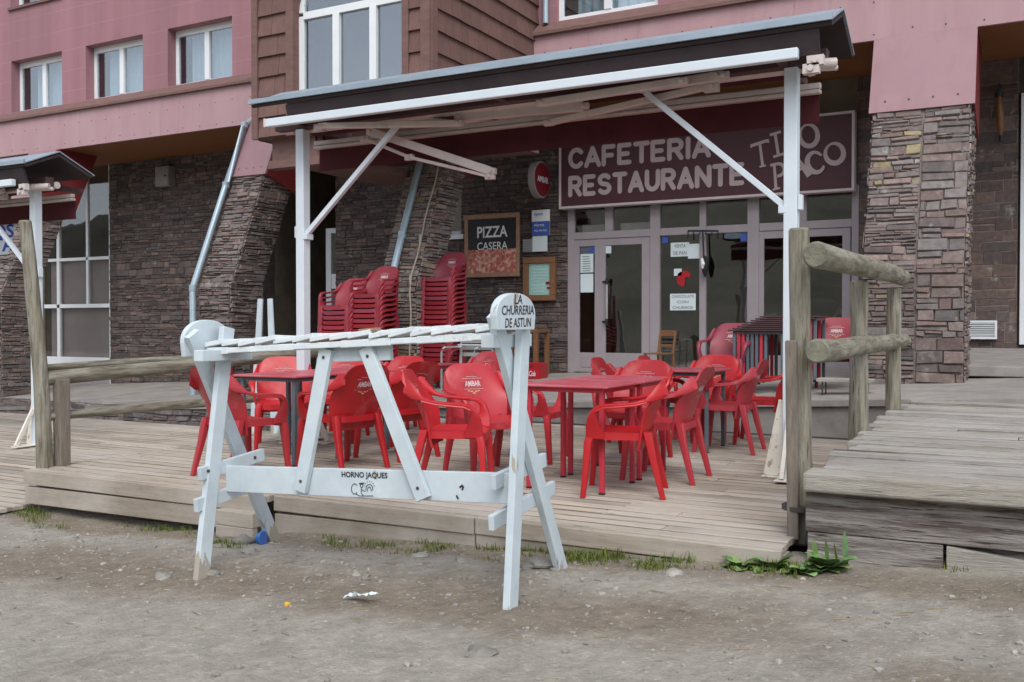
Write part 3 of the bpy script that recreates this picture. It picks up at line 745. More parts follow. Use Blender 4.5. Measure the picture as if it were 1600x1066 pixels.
# tall white window beside the wide-stone wall
fr = MB(); a, b = -.17, 1.6; fr.box(a, a+.16, YW-.05, YW+.05, .85, 4.3); fr.box(b-.16, b, YW-.05, YW+.05, .85, 4.3); fr.box(a+.16, b-.16, YW-.05, YW+.05, .85, 1.05); fr.box(a+.16, b-.16, YW-.05, YW+.05, 4.15, 4.3); fr.box(a+.16, b-.16, YW-.045, YW+.045, 2.2, 2.3)
o = fr.build('window', M['white_frame'], B, bevel=.006); g = MB(); g.box(a+.1, b-.1, YW, YW+.006, 1, 4.2); g.build('pane', M['glass'], o)
for q in ((-.2, 1.6, 15.0, 15.3, .3, .845), (-.2, 1.6, 15.0, 15.3, 4.305, 4.8)):
    fr = MB(); fr.box(*q); fr.build('inner_wall', M['mortar'], B)
# stone bench ledge under it
mb = MB(); mb.prism([(-.92, 12.45, .64), (-.92, 14.96, .80), (-.92, 14.96, .72), (-.92, 12.45, .52)], (5.4, 0, 0), 0)
mb.box(-.88, 4.4, 12.6, 14.9, .1, .53, 1); mb.box(-.30, -.2, 12.5, 12.6, .2, .53, 0)
mb.build('stone_ledge', [M['render_grey'], M['concrete']], B, bevel=.01)

# entrance
YD = 14.98
E = [(887, 897, 318, 578), (1016, 1031, 312, 578), (1093, 1103, 308, 578), (1168, 1186, 304, 578), (1228, 1262, 300, 372), (1331, 1342, 298, 570)]
rects = []
for u0, u1, v0, v1 in E:
    a, b, _, _ = RY(u0, u1, v0, v1, YD); rects.append((a, b, 3.02-.02*(u0 % 3) if u0 == 1228 else .3, 3.2))
zT0, zT1 = 2.58, 2.70
xa, xb = rects[0][1], rects[-1][0]
cols = [RY(u, u2, 400, 500, YD)[:2] for u, u2 in ((897, 1016), (1031, 1093), (1103, 1168), (1186, 1331))]
for a, b in cols: rects.append((a, b, zT0, zT1)); rects.append((a, b, 3.13, 3.2))
m0 = RY(945, 957, 400, 500, YD); rects.append((m0[0], m0[1], zT1, 3.13)); rects[4] = (RY(1228, 1262, 1, 2, YD)[0], RY(1228, 1262, 1, 2, YD)[1], zT1, 3.13)
for a, b in cols[1:3]: rects.append((a, b, .3, .42))
ent = bars('entrance_frame', rects, YD, 'mauve_frame', .09)
for (u0, u1) in ((897, 945), (957, 1016), (1031, 1093), (1103, 1168), (1186, 1228), (1262, 1331)):
    a, b, _, _ = RY(u0, u1, 1, 2, YD); g = MB(); g.box(a-.01, b+.01, YD+.045, YD+.051, zT1-.01, 3.14); g.build('transom_pane', M['door_glass'], B)
    if u0 < 960: g = MB(); g.box(a+.03, b-.03, YD+.3, YD+.31, zT1, zT1+.15); g.build('pelmet', M['white'], B)
for a, b in cols[1:3]:
    g = MB(); g.box(a-.01, b+.01, YD+.045, YD+.051, .41, zT0+.01); g.build('fixed_pane', M['door_glass'], B)
def leaf(u0, u1, g0, g1, pan=.33, handle=None):
    a, b, _, _ = RY(u0, u1, 1, 2, YD); c, d, _, _ = RY(g0, g1, 1, 2, YD)
    y = YD+.015
    mb = MB(); mb.box(a, c, y, y+.05, .32, zT0-.004); mb.box(d, b, y, y+.05, .32, zT0-.004); mb.box(c, d, y+.002, y+.052, .32, .32+pan); mb.box(c, d, y+.002, y+.052, zT0-.12, zT0-.004)
    mb.box(c+.04, d-.04, y-.006, y+.002, .40, .32+pan-.05)
    o = mb.build('door', M['mauve_frame'], B, bevel=.004)
    g = MB(); g.box(c-.01, d+.01, y+.022, y+.028, .32+pan-.01, zT0-.11); g.build('pane', M['door_glass'], o)
    if handle:
        h = MB(); z0, z1 = PY(handle, 500, YD).z, PY(handle, 443, YD).z; x = PY(handle, 470, YD).x
        h.tube([(x, y-.07, z0), (x, y-.07, z1)], .022, 10, 0)
        for z in (z0-.03, z1+.03): h.tube([(x-.1, y-.002, z), (x, y-.07, z)], .016, 8, 1); h.tube([(x, y-.07, z-.05), (x, y-.07, z+.05)], .024, 10, 1)
        h.build('door_handle', [M['alu'], M['black']], o)
leaf(897, 936, 905, 929); leaf(936, 1016, 946, 1003, handle=950)
leaf(1186, 1240, 1195, 1228, handle=None); leaf(1240, 1331, 1264, 1318)
# ------------------------------------------------------------------ canopies with their folding awnings
PXL, PXR, PYY = -6.12, -1.548, 7.1
def build_canopy():
    c = thing('awning_canopy', 'white steel posts and braces carrying a narrow grey roof over the red tables', 'canopy', (-3.8, PYY, 0))
    for x in (PXL, PXR):
        mb = MB(); s = .048
        mb.box(x-s, x+s, PYY-s, PYY+s, .0, 2.975)
        p = mb.build('post', M['paint'], c, bevel=.006)
        mb = MB()
        mb.box(x-(.32 if x < -3 else .2), x+(.32 if x < -3 else .06), PYY-.05, PYY+.05, .004, .016); mb.box(x-.05, x+.05, PYY-.3, PYY+.3, .017, .029)
        for d in ((-1, 0), (1, 0), (0, -1), (0, 1)):
            if x > -3 and d[0]: continue
            mb.beam((x+d[0]*(.15 if x > -3 else .29), PYY+d[1]*.27, .03), (x+d[0]*.052, PYY+d[1]*.052, .44), .045, .03, (0, 1, 0) if d[0] else (1, 0, 0))
        if x > -3: mb.prism([(x-.05, PYY-.012, .56), (x-.05, PYY-.012, .017), (x-.175, PYY-.012, .017), (x-.155, PYY-.012, .07)], (0, .024, 0)); mb.beam((x-.165, PYY, .02), (x-.055, PYY, .57), .06, .02, (0, 1, 0))
        mb.build('post_foot', M['paint_rust'], c, bevel=.003)
    for x, d in ((PXL, 1), (PXR, -1)):
        mb = MB(); mb.beam((x+d*.055, PYY, 1.99), (x+d*1.12, PYY, 2.93), .045, .045, (0, 1, 0)); mb.box(x+d*.055-.03, x+d*.055+.03, PYY-.05, PYY+.05, 1.93, 1.985)
        mb.box(x-d*.08, x-d*.05, PYY-.03, PYY+.03, 1.95, 2.06)
        mb.build('brace', M['paint'], c, bevel=.004)
    mb = MB(); mb.box(PXL-.3, PXR+.25, PYY-.05, PYY+.05, 2.98, 3.08)
    for x in (PXL+.05, PXR-.05, -3.9): mb.box(x-.03, x+.03, 6.8, 7.75, 2.985, 3.045)
    mb.build('beam', M['dark_beam'], c, bevel=.004)
    # gabled sheet roof
    x0, x1 = -6.44, -1.2
    ye, yr, yb, ze, zr, zb = 6.72, 7.16, 7.62, 3.185, 3.375, 3.165
    mb = MB()
    for (a, b, m, o) in ((V((0, ye, ze)), V((0, yr, zr)), 0, 0), (V((0, yr, zr)), V((0, yb, zb)), 0, 0)):
        n = 1
        for i in range(n):
            xa, xb = x0+(x1-x0)*i/n, x0+(x1-x0)*(i+1)/n
            h = 0.0
            mb.prism([(xa, a.y, a.z+h), (xb, a.y, a.z+h), (xb, b.y, b.z+h), (xa, b.y, b.z+h)], (0, 0, -.012), 0)
    mb.prism([(x0, ye-.01, ze+.03), (x0, ye-.01, ze-.012), (x0, ye+.012, ze-.012), (x0, ye+.012, ze+.03)], (x1-x0, 0, 0), 0)
    # dark lining, a hand below the sheet
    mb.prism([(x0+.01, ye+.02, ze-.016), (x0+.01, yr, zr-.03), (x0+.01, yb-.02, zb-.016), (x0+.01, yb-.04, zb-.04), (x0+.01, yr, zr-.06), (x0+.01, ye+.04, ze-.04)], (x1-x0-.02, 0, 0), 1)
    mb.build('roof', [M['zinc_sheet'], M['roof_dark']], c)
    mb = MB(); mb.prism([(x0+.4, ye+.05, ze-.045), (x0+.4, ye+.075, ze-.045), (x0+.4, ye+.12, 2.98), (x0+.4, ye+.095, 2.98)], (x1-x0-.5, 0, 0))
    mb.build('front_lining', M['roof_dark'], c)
    return c
def joint(mb, p, s=.05):
    p = V(p); mb.obox(p, (s, 0, 0), (0, s*.5, 0), (0, 0, s*.6)); mb.tube([p-V((0, s*.9, 0)), p+V((0, s*.9, 0))], s*.4, 10)
def build_awning():
    a = thing('folding_awning', 'folded awning with bright white front bar and creamy jointed arms hung below the canopy roof', 'awning', (-3.8, 7.1, 2.9))
    mb = MB(); mb.box(-6.24, -1.43, 6.72, 6.78, 2.945, 3.02); mb.box(-6.26, -6.24, 6.715, 6.785, 2.94, 3.025, 1)
    mb.build('front_bar', [M['paint'], M['arm']], a, bevel=.008)
    mb = MB(); mb.box(-6.3, -1.42, 7.47, 7.52, 2.90, 2.945); mb.box(-6.3, -1.42, 7.46, 7.53, 2.865, 2.895)
    mb.build('rear_bar', M['arm'], a, bevel=.008)
    def arm(*pts, w=.055, h=.05, mk='arm'):
        mb = MB()
        for p, q in zip(pts[:-1], pts[1:]): mb.beam(p, q, h, w)
        for p in pts: joint(mb, p, .045)
        mb.build('folding_arm', M[mk], a, bevel=.006)
    arm(PY(505, 197, 6.86), PY(716, 193, 7.12), PY(640, 186, 7.3))
    arm(PY(580, 206, 7.25), PY(768, 268, 7.36), w=.075, h=.05)
    arm(PY(571, 217, 7.30), PY(640, 246, 7.33), PY(766, 276, 7.37), w=.03, h=.04)
    arm(PY(1065, 127, 6.9), PY(847, 161, 6.95), w=.06)
    arm(PY(1130, 118, 7.0), PY(1000, 139, 7.1), w=.07)
    arm(PY(1112, 134, 7.1), PY(858, 192, 7.36), w=.05)
    arm(PY(718, 183, 7.2), PY(912, 166, 7.25), w=.08)
    mb = MB()
    for u, v, y in ((1120, 120, 7.0), (1112, 137, 7.1), (500, 200, 6.9), (1275, 95, 6.8), (1268, 108, 6.8)): joint(mb, PY(u, v, y), .055)
    mb.beam(PY(1265, 80, 6.85), PY(1268, 118, 6.85), .05, .04, (1, 0, 0)); mb.tube([PY(1262, 100, 6.95), PY(1306, 98, 7.05)], .035, 10); mb.tube([PY(1262, 108, 7.0), PY(1308, 106, 7.1)], .02, 10)
    mb.tube([(-6.1, 7.2, 3.0), (-1.3, 7.2, 3.0)], .04, 10)
    mb.build('arm_bracket', M['arm'], a)
    mb = MB()
    n = 60
    mb.shell(lambda u, v: V((-6.28+4.84*u, 7.535+.006*math.sin(u*90)*v, 2.885-.23*v)), lambda u, v: V((-6.28+4.84*u, 7.541+.006*math.sin(u*90)*v, 2.885-.23*v)), n, 3)
    mb.build('valance', M['maroon'], a)
    mb = MB(); mb.tube([(-6.2, 7.36, 3.02), (-1.5, 7.36, 3.02)], .055, 14); mb.build('cloth_roll', M['maroon'], a)
    return a
can = build_canopy(); awn = build_awning()
DX, DZ = -8.53, -.28
dup(can, can.location+V((DX, 0, DZ)), label='second grey roofed canopy on white posts behind the tall leaning log post')
dup(awn, awn.location+V((DX, 0, DZ)), label='folded awning under the smaller grey roof beside the tall leaning log post')

# cloth banner with blue letters tied between that canopy's posts
t = thing('cloth_banner', 'white cloth banner with blue letters hanging behind the tall leaning log post', 'banner', (-12.2, 7.6, 1.5))
p0 = PY(27, 345, 7.6); p1 = PY(20, 397, 7.6)
mb = MB(); mb.prism([(p0.x-2.2, 7.6, p0.z+.03), (p0.x, 7.6, p0.z), (p1.x-.1, 7.6, p1.z), (p0.x-2.2, 7.6, p1.z)], (0, .006, 0))
for s, v, w, h in (('OS', 360, .42, .17), ('TA', 381, .42, .17)):
    q = PY(26, v, 7.594); m = text_mesh(s, 1, .02)
    mb.mesh(m, facing((q.x-w/2-.06, 7.594, q.z)) @ fit(m, w, h), 1)
mb.build('cloth', [M['paper'], M['blue_ltr']], t)

# ------------------------------------------------------------------ fences of logs
def log(mb, p0, p1, r0, r1, n=18, k=1.0, m=0, segs=14, bow=.01, flat=False):
    p0, p1 = V(p0), V(p1); d = (p1-p0); L = d.length; d.normalize()
    up = V((0, 0, 1)) if abs(d.z) < .9 else V((1, 0, 0)); a = d.cross(up).normalized(); b = a.cross(d)
    ph = R.uniform(0, 50); rings = []
    for i in range(segs+1):
        f = i/segs; r = r0+(r1-r0)*f; c = p0+d*L*f+a*bow*math.sin(f*PI)+b*bow*.6*noise.noise(V((f*3, ph, 0)))
        rings.append([c+(a*math.cos(2*PI*j/n)+b*math.sin(2*PI*j/n))*r*(1+.09*noise.noise(V((math.cos(2*PI*j/n)*1.5, math.sin(2*PI*j/n)*1.5, f*4+ph)))) for j in range(n)])
    mb.loft(rings, m, (k, k, k), True, False)
    for rg, s in ((rings[0], 1), (rings[-1], -1)):
        c = sum((V(q) for q in rg), V((0, 0, 0)))/n
        inner = [c+(q-c)*.86 for q in rg]; out = -d*s*.012
        vs = list(rg)+[q+out for q in inner]+[c+out*.8]
        fs = [(j, n+j, n+(j+1) % n, (j+1) % n) if s > 0 else (j, (j+1) % n, n+(j+1) % n, n+j) for j in range(n)]
        fs += [(n+j, 2*n, n+(j+1) % n) if s > 0 else (n+j, n+(j+1) % n, 2*n) for j in range(n)]
        mb.add(vs, fs, m+1, (k, k, k), False)
LM = [M['log'], M['log_end']]; LR = [M['log_rail'], M['log_end']]
f1 = thing('log_fence', 'low fence of thin logs with one tall leaning post, closing the deck\'s far side', 'fence', (-6.86, 6.4, 0))
XA = -6.84
b0 = PX(74, 797, XA); t0 = PX(39, 347, XA-.05)
mb = MB(); log(mb, b0-V((0, 0, .15)), t0, .066, .048, bow=.03); mb.build('post', LM, f1)
mb = MB(); q = PX(96, 722, XA+.04); mb.box(XA+.0, XA+.09, q.y-.045, q.y+.05, -.02, .69); mb.build('post', M['postwood'], f1, bevel=.006)
mb = MB(); log(mb, PX(66, 593, XA-.02), PX(512, 549, XA), .058, .062); mb.build('rail', LR, f1)
mb = MB(); log(mb, PX(66, 576, XA-.16), PX(500, 545, XA-.16), .03, .035); mb.build('rail', LR, f1)
mb = MB(); log(mb, PX(75, 651, XA), PX(505, 613, XA), .036, .045); mb.build('rail', LR, f1)
mb = MB(); q = PX(503, 600, XA); log(mb, (XA-.1, q.y+.1, -.1), (XA-.1, q.y+.1, .9), .05, .05); mb.build('post', LM, f1)
f2 = thing('log_fence', 'sturdy fence of thick round logs along the raised plank boardwalk', 'fence', (-1.07, 7.5, .38))
XB = -1.10
mb = MB(); q = PX(1251, 600, XB); log(mb, (XB+.015, q.y, -.05), (XB-.012, q.y, PX(1247, 358, XB).z), .056, .053, bow=.004); mb.build('post', LM, f2)
mb = MB(); z1 = PX(1243, 532, XB).z; mb.beam((XB-.03, q.y-.095, z1), (XB-.012, q.y-.1, -.02), .06, .045, (0, 1, 0)); mb.build('cover_plank', M['postwood'], f2, bevel=.008)
mb = MB(); mb.tube([(XB+.01, q.y-.03, .13), (XB+.01, q.y-.03, .155)], .1, 16); mb.build('iron_band', M['bolt'], f2)
for u, hh in ((1342, 441), (1396, 452)):
    q = PX(u, 560, XB+.02 if u < 1350 else XB+.02); top = PX(u, hh, XB+.02)
    mb = MB(); log(mb, (XB+.02, q.y, .3), (XB+.02, q.y, top.z), .066, .06, bow=.004); mb.build('post', LM, f2)
XR = -.965
mb = MB(); log(mb, PX(1275, 399, XR), PX(1410, 433, XR-.12), .068, .074, bow=.03); mb.build('rail', LR, f2)
mb = MB(); log(mb, PX(1277, 549, XR), PX(1411, 532, XR-.12), .064, .071, bow=-.025); mb.build('rail', LR, f2)
mb = MB(); p = PX(1393, 458, XB-.05); mb.beam(p, p+V((-.02, -.03, -.17)), .02, .012, (0, 1, 0)); mb.build('yellow_tag', M['yellow'], f2)

# ------------------------------------------------------------------ signs, posters and small fittings
def fit_into(mb, s, M0, w, h, m, **k):
    me = text_mesh(s, 1, **k); mb.mesh(me, M0 @ fit(me, w, h), m)
YS = 14.78
x0, x1 = PY(877, 270, YS).x, PY(1331, 240, YS).x; z0, z1 = 3.13, 4.22
t = thing('restaurant_sign', 'long maroon sign with pale letters over the glass doors', 'sign', ((x0+x1)/2, YS, z0))
mb = MB(); mb.box(x0, x1, YS, YS+.16, z0, z1); mb.build('sign_board', M['sign_maroon'], t)
mb = MB(); w = .04
for a, b, c, d in ((x0-w, x1+w, z0-w, z0), (x0-w, x1+w, z1, z1+w), (x0-w, x0, z0, z1), (x1, x1+w, z0, z1)): mb.box(a, b, YS-.02, YS+.16, c, d)
mb.build('sign_frame', M['sign_frame'], t, bevel=.006)
mb = MB()
def arcp(cx, cy, rx, ry, a, b, n=10): return [(cx+rx*math.cos(rad(a+(b-a)*i/n)), cy+ry*math.sin(rad(a+(b-a)*i/n))) for i in range(n+1)]
GL = {'C': [arcp(.55, .5, .55, .5, 42, 318, 14)], 'A': [[(0, 0), (.5, 1), (1, 0)], [(.2, .3), (.8, .3)]], 'F': [[(0, 0), (0, 1), (.9, 1)], [(0, .5), (.75, .5)]],
      'E': [[(.9, 0), (0, 0), (0, 1), (.9, 1)], [(0, .5), (.75, .5)]], 'T': [[(0, 1), (1, 1)], [(.5, 1), (.5, 0)]], 'I': [[(.5, 0), (.5, 1)]],
      'R': [[(0, 0), (0, 1), (.5, 1)]+arcp(.55, .74, .4, .26, 90, -90, 8)+[(0, .48)], [(.5, .48), (.95, 0)]],
      'S': [arcp(.5, .75, .45, .25, 30, 250, 10)+arcp(.5, .25, .47, .25, 80, -150, 10)], 'U': [[(0, 1)]+arcp(.5, .38, .5, .38, 180, 360, 12)+[(1, 1)]], 'N': [[(0, 0), (0, 1), (1, 0), (1, 1)]]}
def word(s, u0, u1, zc, h):
    a, b = PY(u0, 250, YS).x, PY(u1, 250, YS).x
    wd = {'I': .12, 'E': .8, 'F': .78, 'N': .9, 'A': .95}; st_ = h*.215
    ws = [wd.get(c, .86) for c in s]; k = (b-a-st_*len(s)*1.12)/sum(ws); x = a+st_/2; lv = 0
    for ch, wv in zip(s, ws):
        for pl in GL[ch]:
            P3 = [V((x+px_*wv*k, 0, zc-h/2+st_/2+py_*(h-st_))) for px_, py_ in pl]
            for i, p in enumerate(P3):
                lv += 1; y = YS-.006-.00012*(lv % 60)
                mb.add([V((p.x+st_/2*math.cos(2*PI*q/14), y, p.z+st_/2*math.sin(2*PI*q/14))) for q in range(14)], [tuple(range(14))])
                if i:
                    q = P3[i-1]; d = (p-q); n_ = V((-d.z, 0, d.x)).normalized()*st_/2; lv += 1; y = YS-.006-.00012*(lv % 60)
                    mb.add([V((w_.x, y, w_.z)) for w_ in (q-n_, p-n_, p+n_, q+n_)], [(0, 1, 2, 3)])
        x += wv*k+st_*1.12
word('CAFETERIA', 888, 1112, 3.93, .36); word('RESTAURANTE', 888, 1166, 3.46, .36)
def glyph(u, v, deg, segs):             # brush letter: segments in metres round its centre
    q = PY(u, v, YS); Mx = facing((q.x, YS-.013, q.z)) @ Matrix.Rotation(rad(deg), 4, 'Z')
    for k, (a, b, c, d, w0, w1) in enumerate(segs):
        p, r = V((a, b, 0)), V((c, d, 0)); n = V((-(r-p).y, (r-p).x, 0)).normalized(); o = V((0, 0, .0007*k))
        mb.add([Mx @ x for x in (p-n*w0/2+o, r-n*w1/2+o, r+n*w1/2+o, p+n*w0/2+o)], [(0, 1, 2, 3)])
def bowl(rx, ry, t0, t1, wa, wb, n=18):
    return [(rx*math.cos(rad(t0+(t1-t0)*i/n)), ry*math.sin(rad(t0+(t1-t0)*i/n)), rx*math.cos(rad(t0+(t1-t0)*(i+1.15)/n)), ry*math.sin(rad(t0+(t1-t0)*(i+1.15)/n)), wa+(wb-wa)*abs(math.sin(PI*i/n)), wa+(wb-wa)*abs(math.sin(PI*(i+1)/n))) for i in range(n)]
glyph(1189, 240, 9, [(-.12, .15, .14, .17, .05, .045), (-.12, .17, -.13, .12, .03, .03), (.14, .18, .135, .13, .03, .03), (.01, .16, .0, -.2, .04, .045), (-.05, -.2, .05, -.2, .03, .03)])
glyph(1214, 226, 9, [(0, .17, 0, -.17, .045, .045), (-.08, .165, .09, .175, .04, .04), (-.08, -.175, .08, -.165, .04, .04)])
glyph(1243, 216, 9, [(-.012, .02, .012, .02, .03, .03)])
glyph(1264, 212, 15, bowl(.13, .165, 100, 460, .03, .075))
glyph(1217, 275, 9, [(-.04, .18, -.07, -.19, .04, .045), (-.12, -.19, -.01, -.185, .03, .03), (-.1, .185, 0, .185, .04, .045)]+[(a-.0, b+.09, c-.0, d+.09, e, f) for a, b, c, d, e, f in bowl(.10, .095, 90, -100, .045, .05, 10)])
glyph(1247, 262, 15, [(-.13, -.18, .0, .2, .04, .05), (0, .2, .13, -.18, .05, .085), (-.07, -.04, .08, -.04, .035, .035)])
glyph(1275, 254, 18, bowl(.12, .155, 50, 320, .035, .08)+[(.07, .12, .11, .06, .05, .03)])
glyph(1304, 240, 18, bowl(.13, .15, 100, 460, .03, .08))
mb.build('lettering', M['sign_letter'], t)

def panel(name, label, cat, u0, u1, v0, v1, y, m, th=.01):
    x0, x1, z0, z1 = RY(u0, u1, v0, v1, y)
    t = thing(name, label, cat, ((x0+x1)/2, y, z0))
    mb = MB(); mb.box(x0, x1, y, y+th, z0, z1)
    return t, mb, x0, x1, z0, z1
# pizza poster
t, mb, x0, x1, z0, z1 = panel('pizza_poster', 'wood framed black poster with white lettering above a pizza picture, on the stone wall', 'poster', 727, 810, 336, 432, 14.88, 'black', .03)
zm = z0+(z1-z0)*.44
mb.build('board', M['black'], t)
mb = MB(); w = .065
for a, b, c, d in ((x0-.02, x1+.02, z0-.01, z0+w), (x0-.02, x1+.02, z1-w, z1+.02), (x0-.02, x0+w, z0+w, z1-w), (x1-w*.7, x1+.02, z0+w, z1-w)): mb.box(a+R.uniform(-.01, .01), b, 14.86, 14.91, c, d)
mb.build('frame', M['poster_frame'], t, bevel=.006)
mb = MB(); mb.box(x0+w, x1-w*.7, 14.872, 14.879, z0+w, zm); mb.build('picture', M['pizza'], t)
mb = MB(); xc = (x0+x1)/2+.02; fit_into(mb, 'PIZZA', facing((xc, 14.874, z1-.3)), .62, .2, 0, offset=.02); fit_into(mb, 'CASERA', facing((xc, 14.874, z1-.55)), .62, .14, 0, offset=.008); mb.build('lettering', M['white'], t)
# alarm company plate, small notices, menu case
t, mb, x0, x1, z0, z1 = panel('alarm_plate', 'white and blue security company plate beside the maroon sign', 'sign', 831, 859, 328, 368, 14.9, 'white')
mb.build('plate', M['white'], t); mb = MB(); zb = z0+(z1-z0)*.55; mb.box(x0, x1, 14.895, 14.8995, z0, zb); mb.build('blue_field', M['blue'], t)
mb = MB(); fit_into(mb, 'tyco', facing((x0+.13, 14.893, z1-.08)), .17, .06, 0, offset=.01); fit_into(mb, 'Alarma', facing(((x0+x1)/2-.03, 14.892, zb-.06)), .2, .05, 1); fit_into(mb, '902 444 930', facing(((x0+x1)/2, 14.892, zb-.16)), .24, .035, 1); mb.build('lettering', [M['blue'], M['white']], t)
t, mb, *_ = panel('paper_notice', 'blank white sheet pinned right below the security plate', 'notice', 832, 855, 369, 393, 14.9, 'paper'); mb.build('sheet', M['paper'], t)
t, mb, x0, x1, z0, z1 = panel('paper_notice', 'small grey typed sheet beside the blank one below the security plate', 'notice', 817, 832, 374, 394, 14.9, 'paper'); mb.build('sheet', M['box_grey'], t)
mb = MB()
for k in range(5): mb.box(x0+.03, x1-.03, 14.893, 14.899, z1-.05-k*.04, z1-.035-k*.04)
mb.build('print', M['paper_text'], t)
t, mb, x0, x1, z0, z1 = panel('menu_case', 'wooden menu case with a mint green menu behind glass, beside the doors', 'menu board', 817, 867, 402, 470, 14.86, 'menu_wood', .05)
mb.v, mb.f, mb.m, mb.c, mb.s = [], [], [], [], []
w = .1
for a, b, c, d in ((x0, x1, z0, z0+w), (x0, x1, z1-w, z1), (x0, x0+w, z0+w, z1-w), (x1-w, x1, z0+w, z1-w)): mb.box(a, b, 14.85, 14.94, c, d)
mb.build('frame', M['menu_wood'], t, bevel=.008)
mb = MB(); mb.box(x0+w, x1-w, 14.9, 14.93, z0+w, z1-w); mb.build('menu_sheet', M['mint'], t)
mb = MB()
for k in range(9): mb.box(x0+w+.05, x1-w-.05-R.uniform(0, .12), 14.893, 14.899, z1-w-.06-k*.055, z1-w-.05-k*.055)
mb.box(x1-w-.09, x1-w, 14.89, 14.898, z0+.28, z0+.33, 1); mb.box(x1-w-.07, x1-w, 14.89, 14.898, z0+.2, z0+.24, 1)
mb.build('print', [M['paper'], M['red_old']], t)
# round beer sign standing out from the wall
p = PY(843, 281, 14.55); t = thing('round_sign', 'round red projecting beer sign with a pale rim on the stone wall', 'sign', (p.x, 14.55, p.z))
mb = MB(); c = V((p.x, 14.55, p.z)); rr = .31
mb.tube([c-V((.07, 0, 0)), c-V((.065, 0, 0)), c+V((.045, 0, 0)), c+V((.05, 0, 0))], rr, 36, rr=[rr-.02, rr, rr, rr-.02]); mb.tube([c, c+V((0, .45, 0))], .03, 8); mb.build('rim', M['box_grey'], t)
mb = MB(); mb.tube([c+V((.051, 0, 0)), c+V((.06, 0, 0))], rr-.03, 36); mb.build('face', M['sign_red'], t)
mb = MB(); fit_into(mb, 'AMBAR', frame(c+V((.065, 0, 0)), (0, 1, 0), (0, 0, 1)), .4, .1, 0, offset=.02); mb.build('lettering', M['white'], t)
# notices on the glass
YN = YD-.006
def note(label, u0, u1, v0, v1, lines, m='paper', y=YD+.034, h=.5):
    t, mb, x0, x1, z0, z1 = panel('paper_notice', label, 'notice', u0, u1, v0, v1, y, m, .004)
    mb.build('sheet', M[m], t)
    if lines:
        mb = MB(); n = len(lines)
        for k, s in enumerate(lines): fit_into(mb, s, facing(((x0+x1)/2, y-.003, z1-(z1-z0)*(k+.5)/n-(0 if n > 1 else 0))), (x1-x0)*min(.86, .2+.085*len(s)), (z1-z0)/n*h, 0, offset=.012)
        mb.build('lettering', M['paper_text'], t)
    return x0, x1, z0, z1
note('white sheet offering bread, lettered VENTA DE PAN, on the middle glass', 1048, 1077, 379, 401, ['VENTA', 'DE PAN'])
note('pale blue sheet lettered CHOCOLATE CON CHURROS low on the middle glass', 1047, 1087, 459, 485, ['CHOCOLATE', 'CON', 'CHURROS'])
note('blank bluish sheet half behind the bread notice', 1075, 1094, 381, 404, None, y=YD+.040)
note('small white sticker just above the red mitten cutout', 1053, 1065, 420, 431, None)
a = note('tall typed timetable at the top of the narrow door leaf', 907, 927, 397, 426, None)
mb = MB()
for k in range(7): mb.box(a[0]+.04, a[1]-.04-R.uniform(0, .06), YD+.028, YD+.032, a[3]-.05-k*.04, a[3]-.04-k*.04)
tag(mb.build('printed_lines', M['paper_text']), 'rows of typed print on the timetable of the narrow door leaf', 'print')
note('plain white sheet under the timetable on the narrow door leaf', 907, 927, 428, 457, None)
note('white sticker at the upper hinge corner of the wide door leaf', 946, 955, 383, 396, None)
note('blue sticker in the top corner of the narrow door leaf', 921, 929, 383, 395, None, 'blue')
note('blue sticker in the top corner of the bread notice pane', 1035, 1044, 369, 380, None, 'blue')
note('blue sticker in the top corner of the pane behind the iron hanger', 1157, 1167, 364, 377, None, 'blue')
x0, x1, z0, z1 = RY(1057, 1079, 423, 448, YD+.034)
t = thing('mitten_cutout', 'red paper mitten shape stuck on the glass between two notices', 'decoration', ((x0+x1)/2, YD, z0))
mb = MB(); W, H = x1-x0, z1-z0
pts = [(.28, .05), (.5, .0), (.62, .2), (.62, .5), (.7, .62), (.98, .55), (1, .75), (.8, .98), (.45, 1), (.12, .85), (0, .5), (.08, .2)]
mb.prism([(x0+a*W, YD+.034, z0+b*H) for a, b in pts], (0, .004, 0)); mb.build('cutout', M['crate'], t)
# iron hanger with a bundle on a cord
t = thing('iron_hanger', 'black iron bracket with a dark and white bundle dangling before the door glass', 'hanger', PY(1099, 360, 14.88))
mb = MB(); a, b = PY(1075, 361, 14.88), PY(1122, 361, 14.88); mb.beam(a, b, .025, .03)
for f in (0, .2, .4, .6, .8, 1): p = a.lerp(b, f); mb.tube([p, p-V((0, .0, .12 if f in (0, 1) else .05)), p-V((0, .03, .1 if f in (0, 1) else .04))], .01, 6)
mb.build('bracket', M['black'], t)
mb = MB(); c0, c1 = PY(1098, 362, 14.86), PY(1100, 405, 14.86); mb.tube([c0, c1], .014, 6); mb.build('cord', M['black'], t)
mb = MB(); c = PY(1102, 416, 14.86)
mb.tube([c+V((0, 0, .16)), c+V((0, 0, .08)), c, c-V((0, 0, .1)), c-V((0, 0, .17))], .05, 12, rr=[.012, .045, .055, .038, .015], jit=.2); mb.tube([c+V((-.04, -.05, .12)), c+V((-.02, -.06, .03)), c+V((-.03, -.05, -.04))], .03, 8, 1, rr=[.02, .035, .015])
mb.build('bundle', [M['black'], M['white']], t)

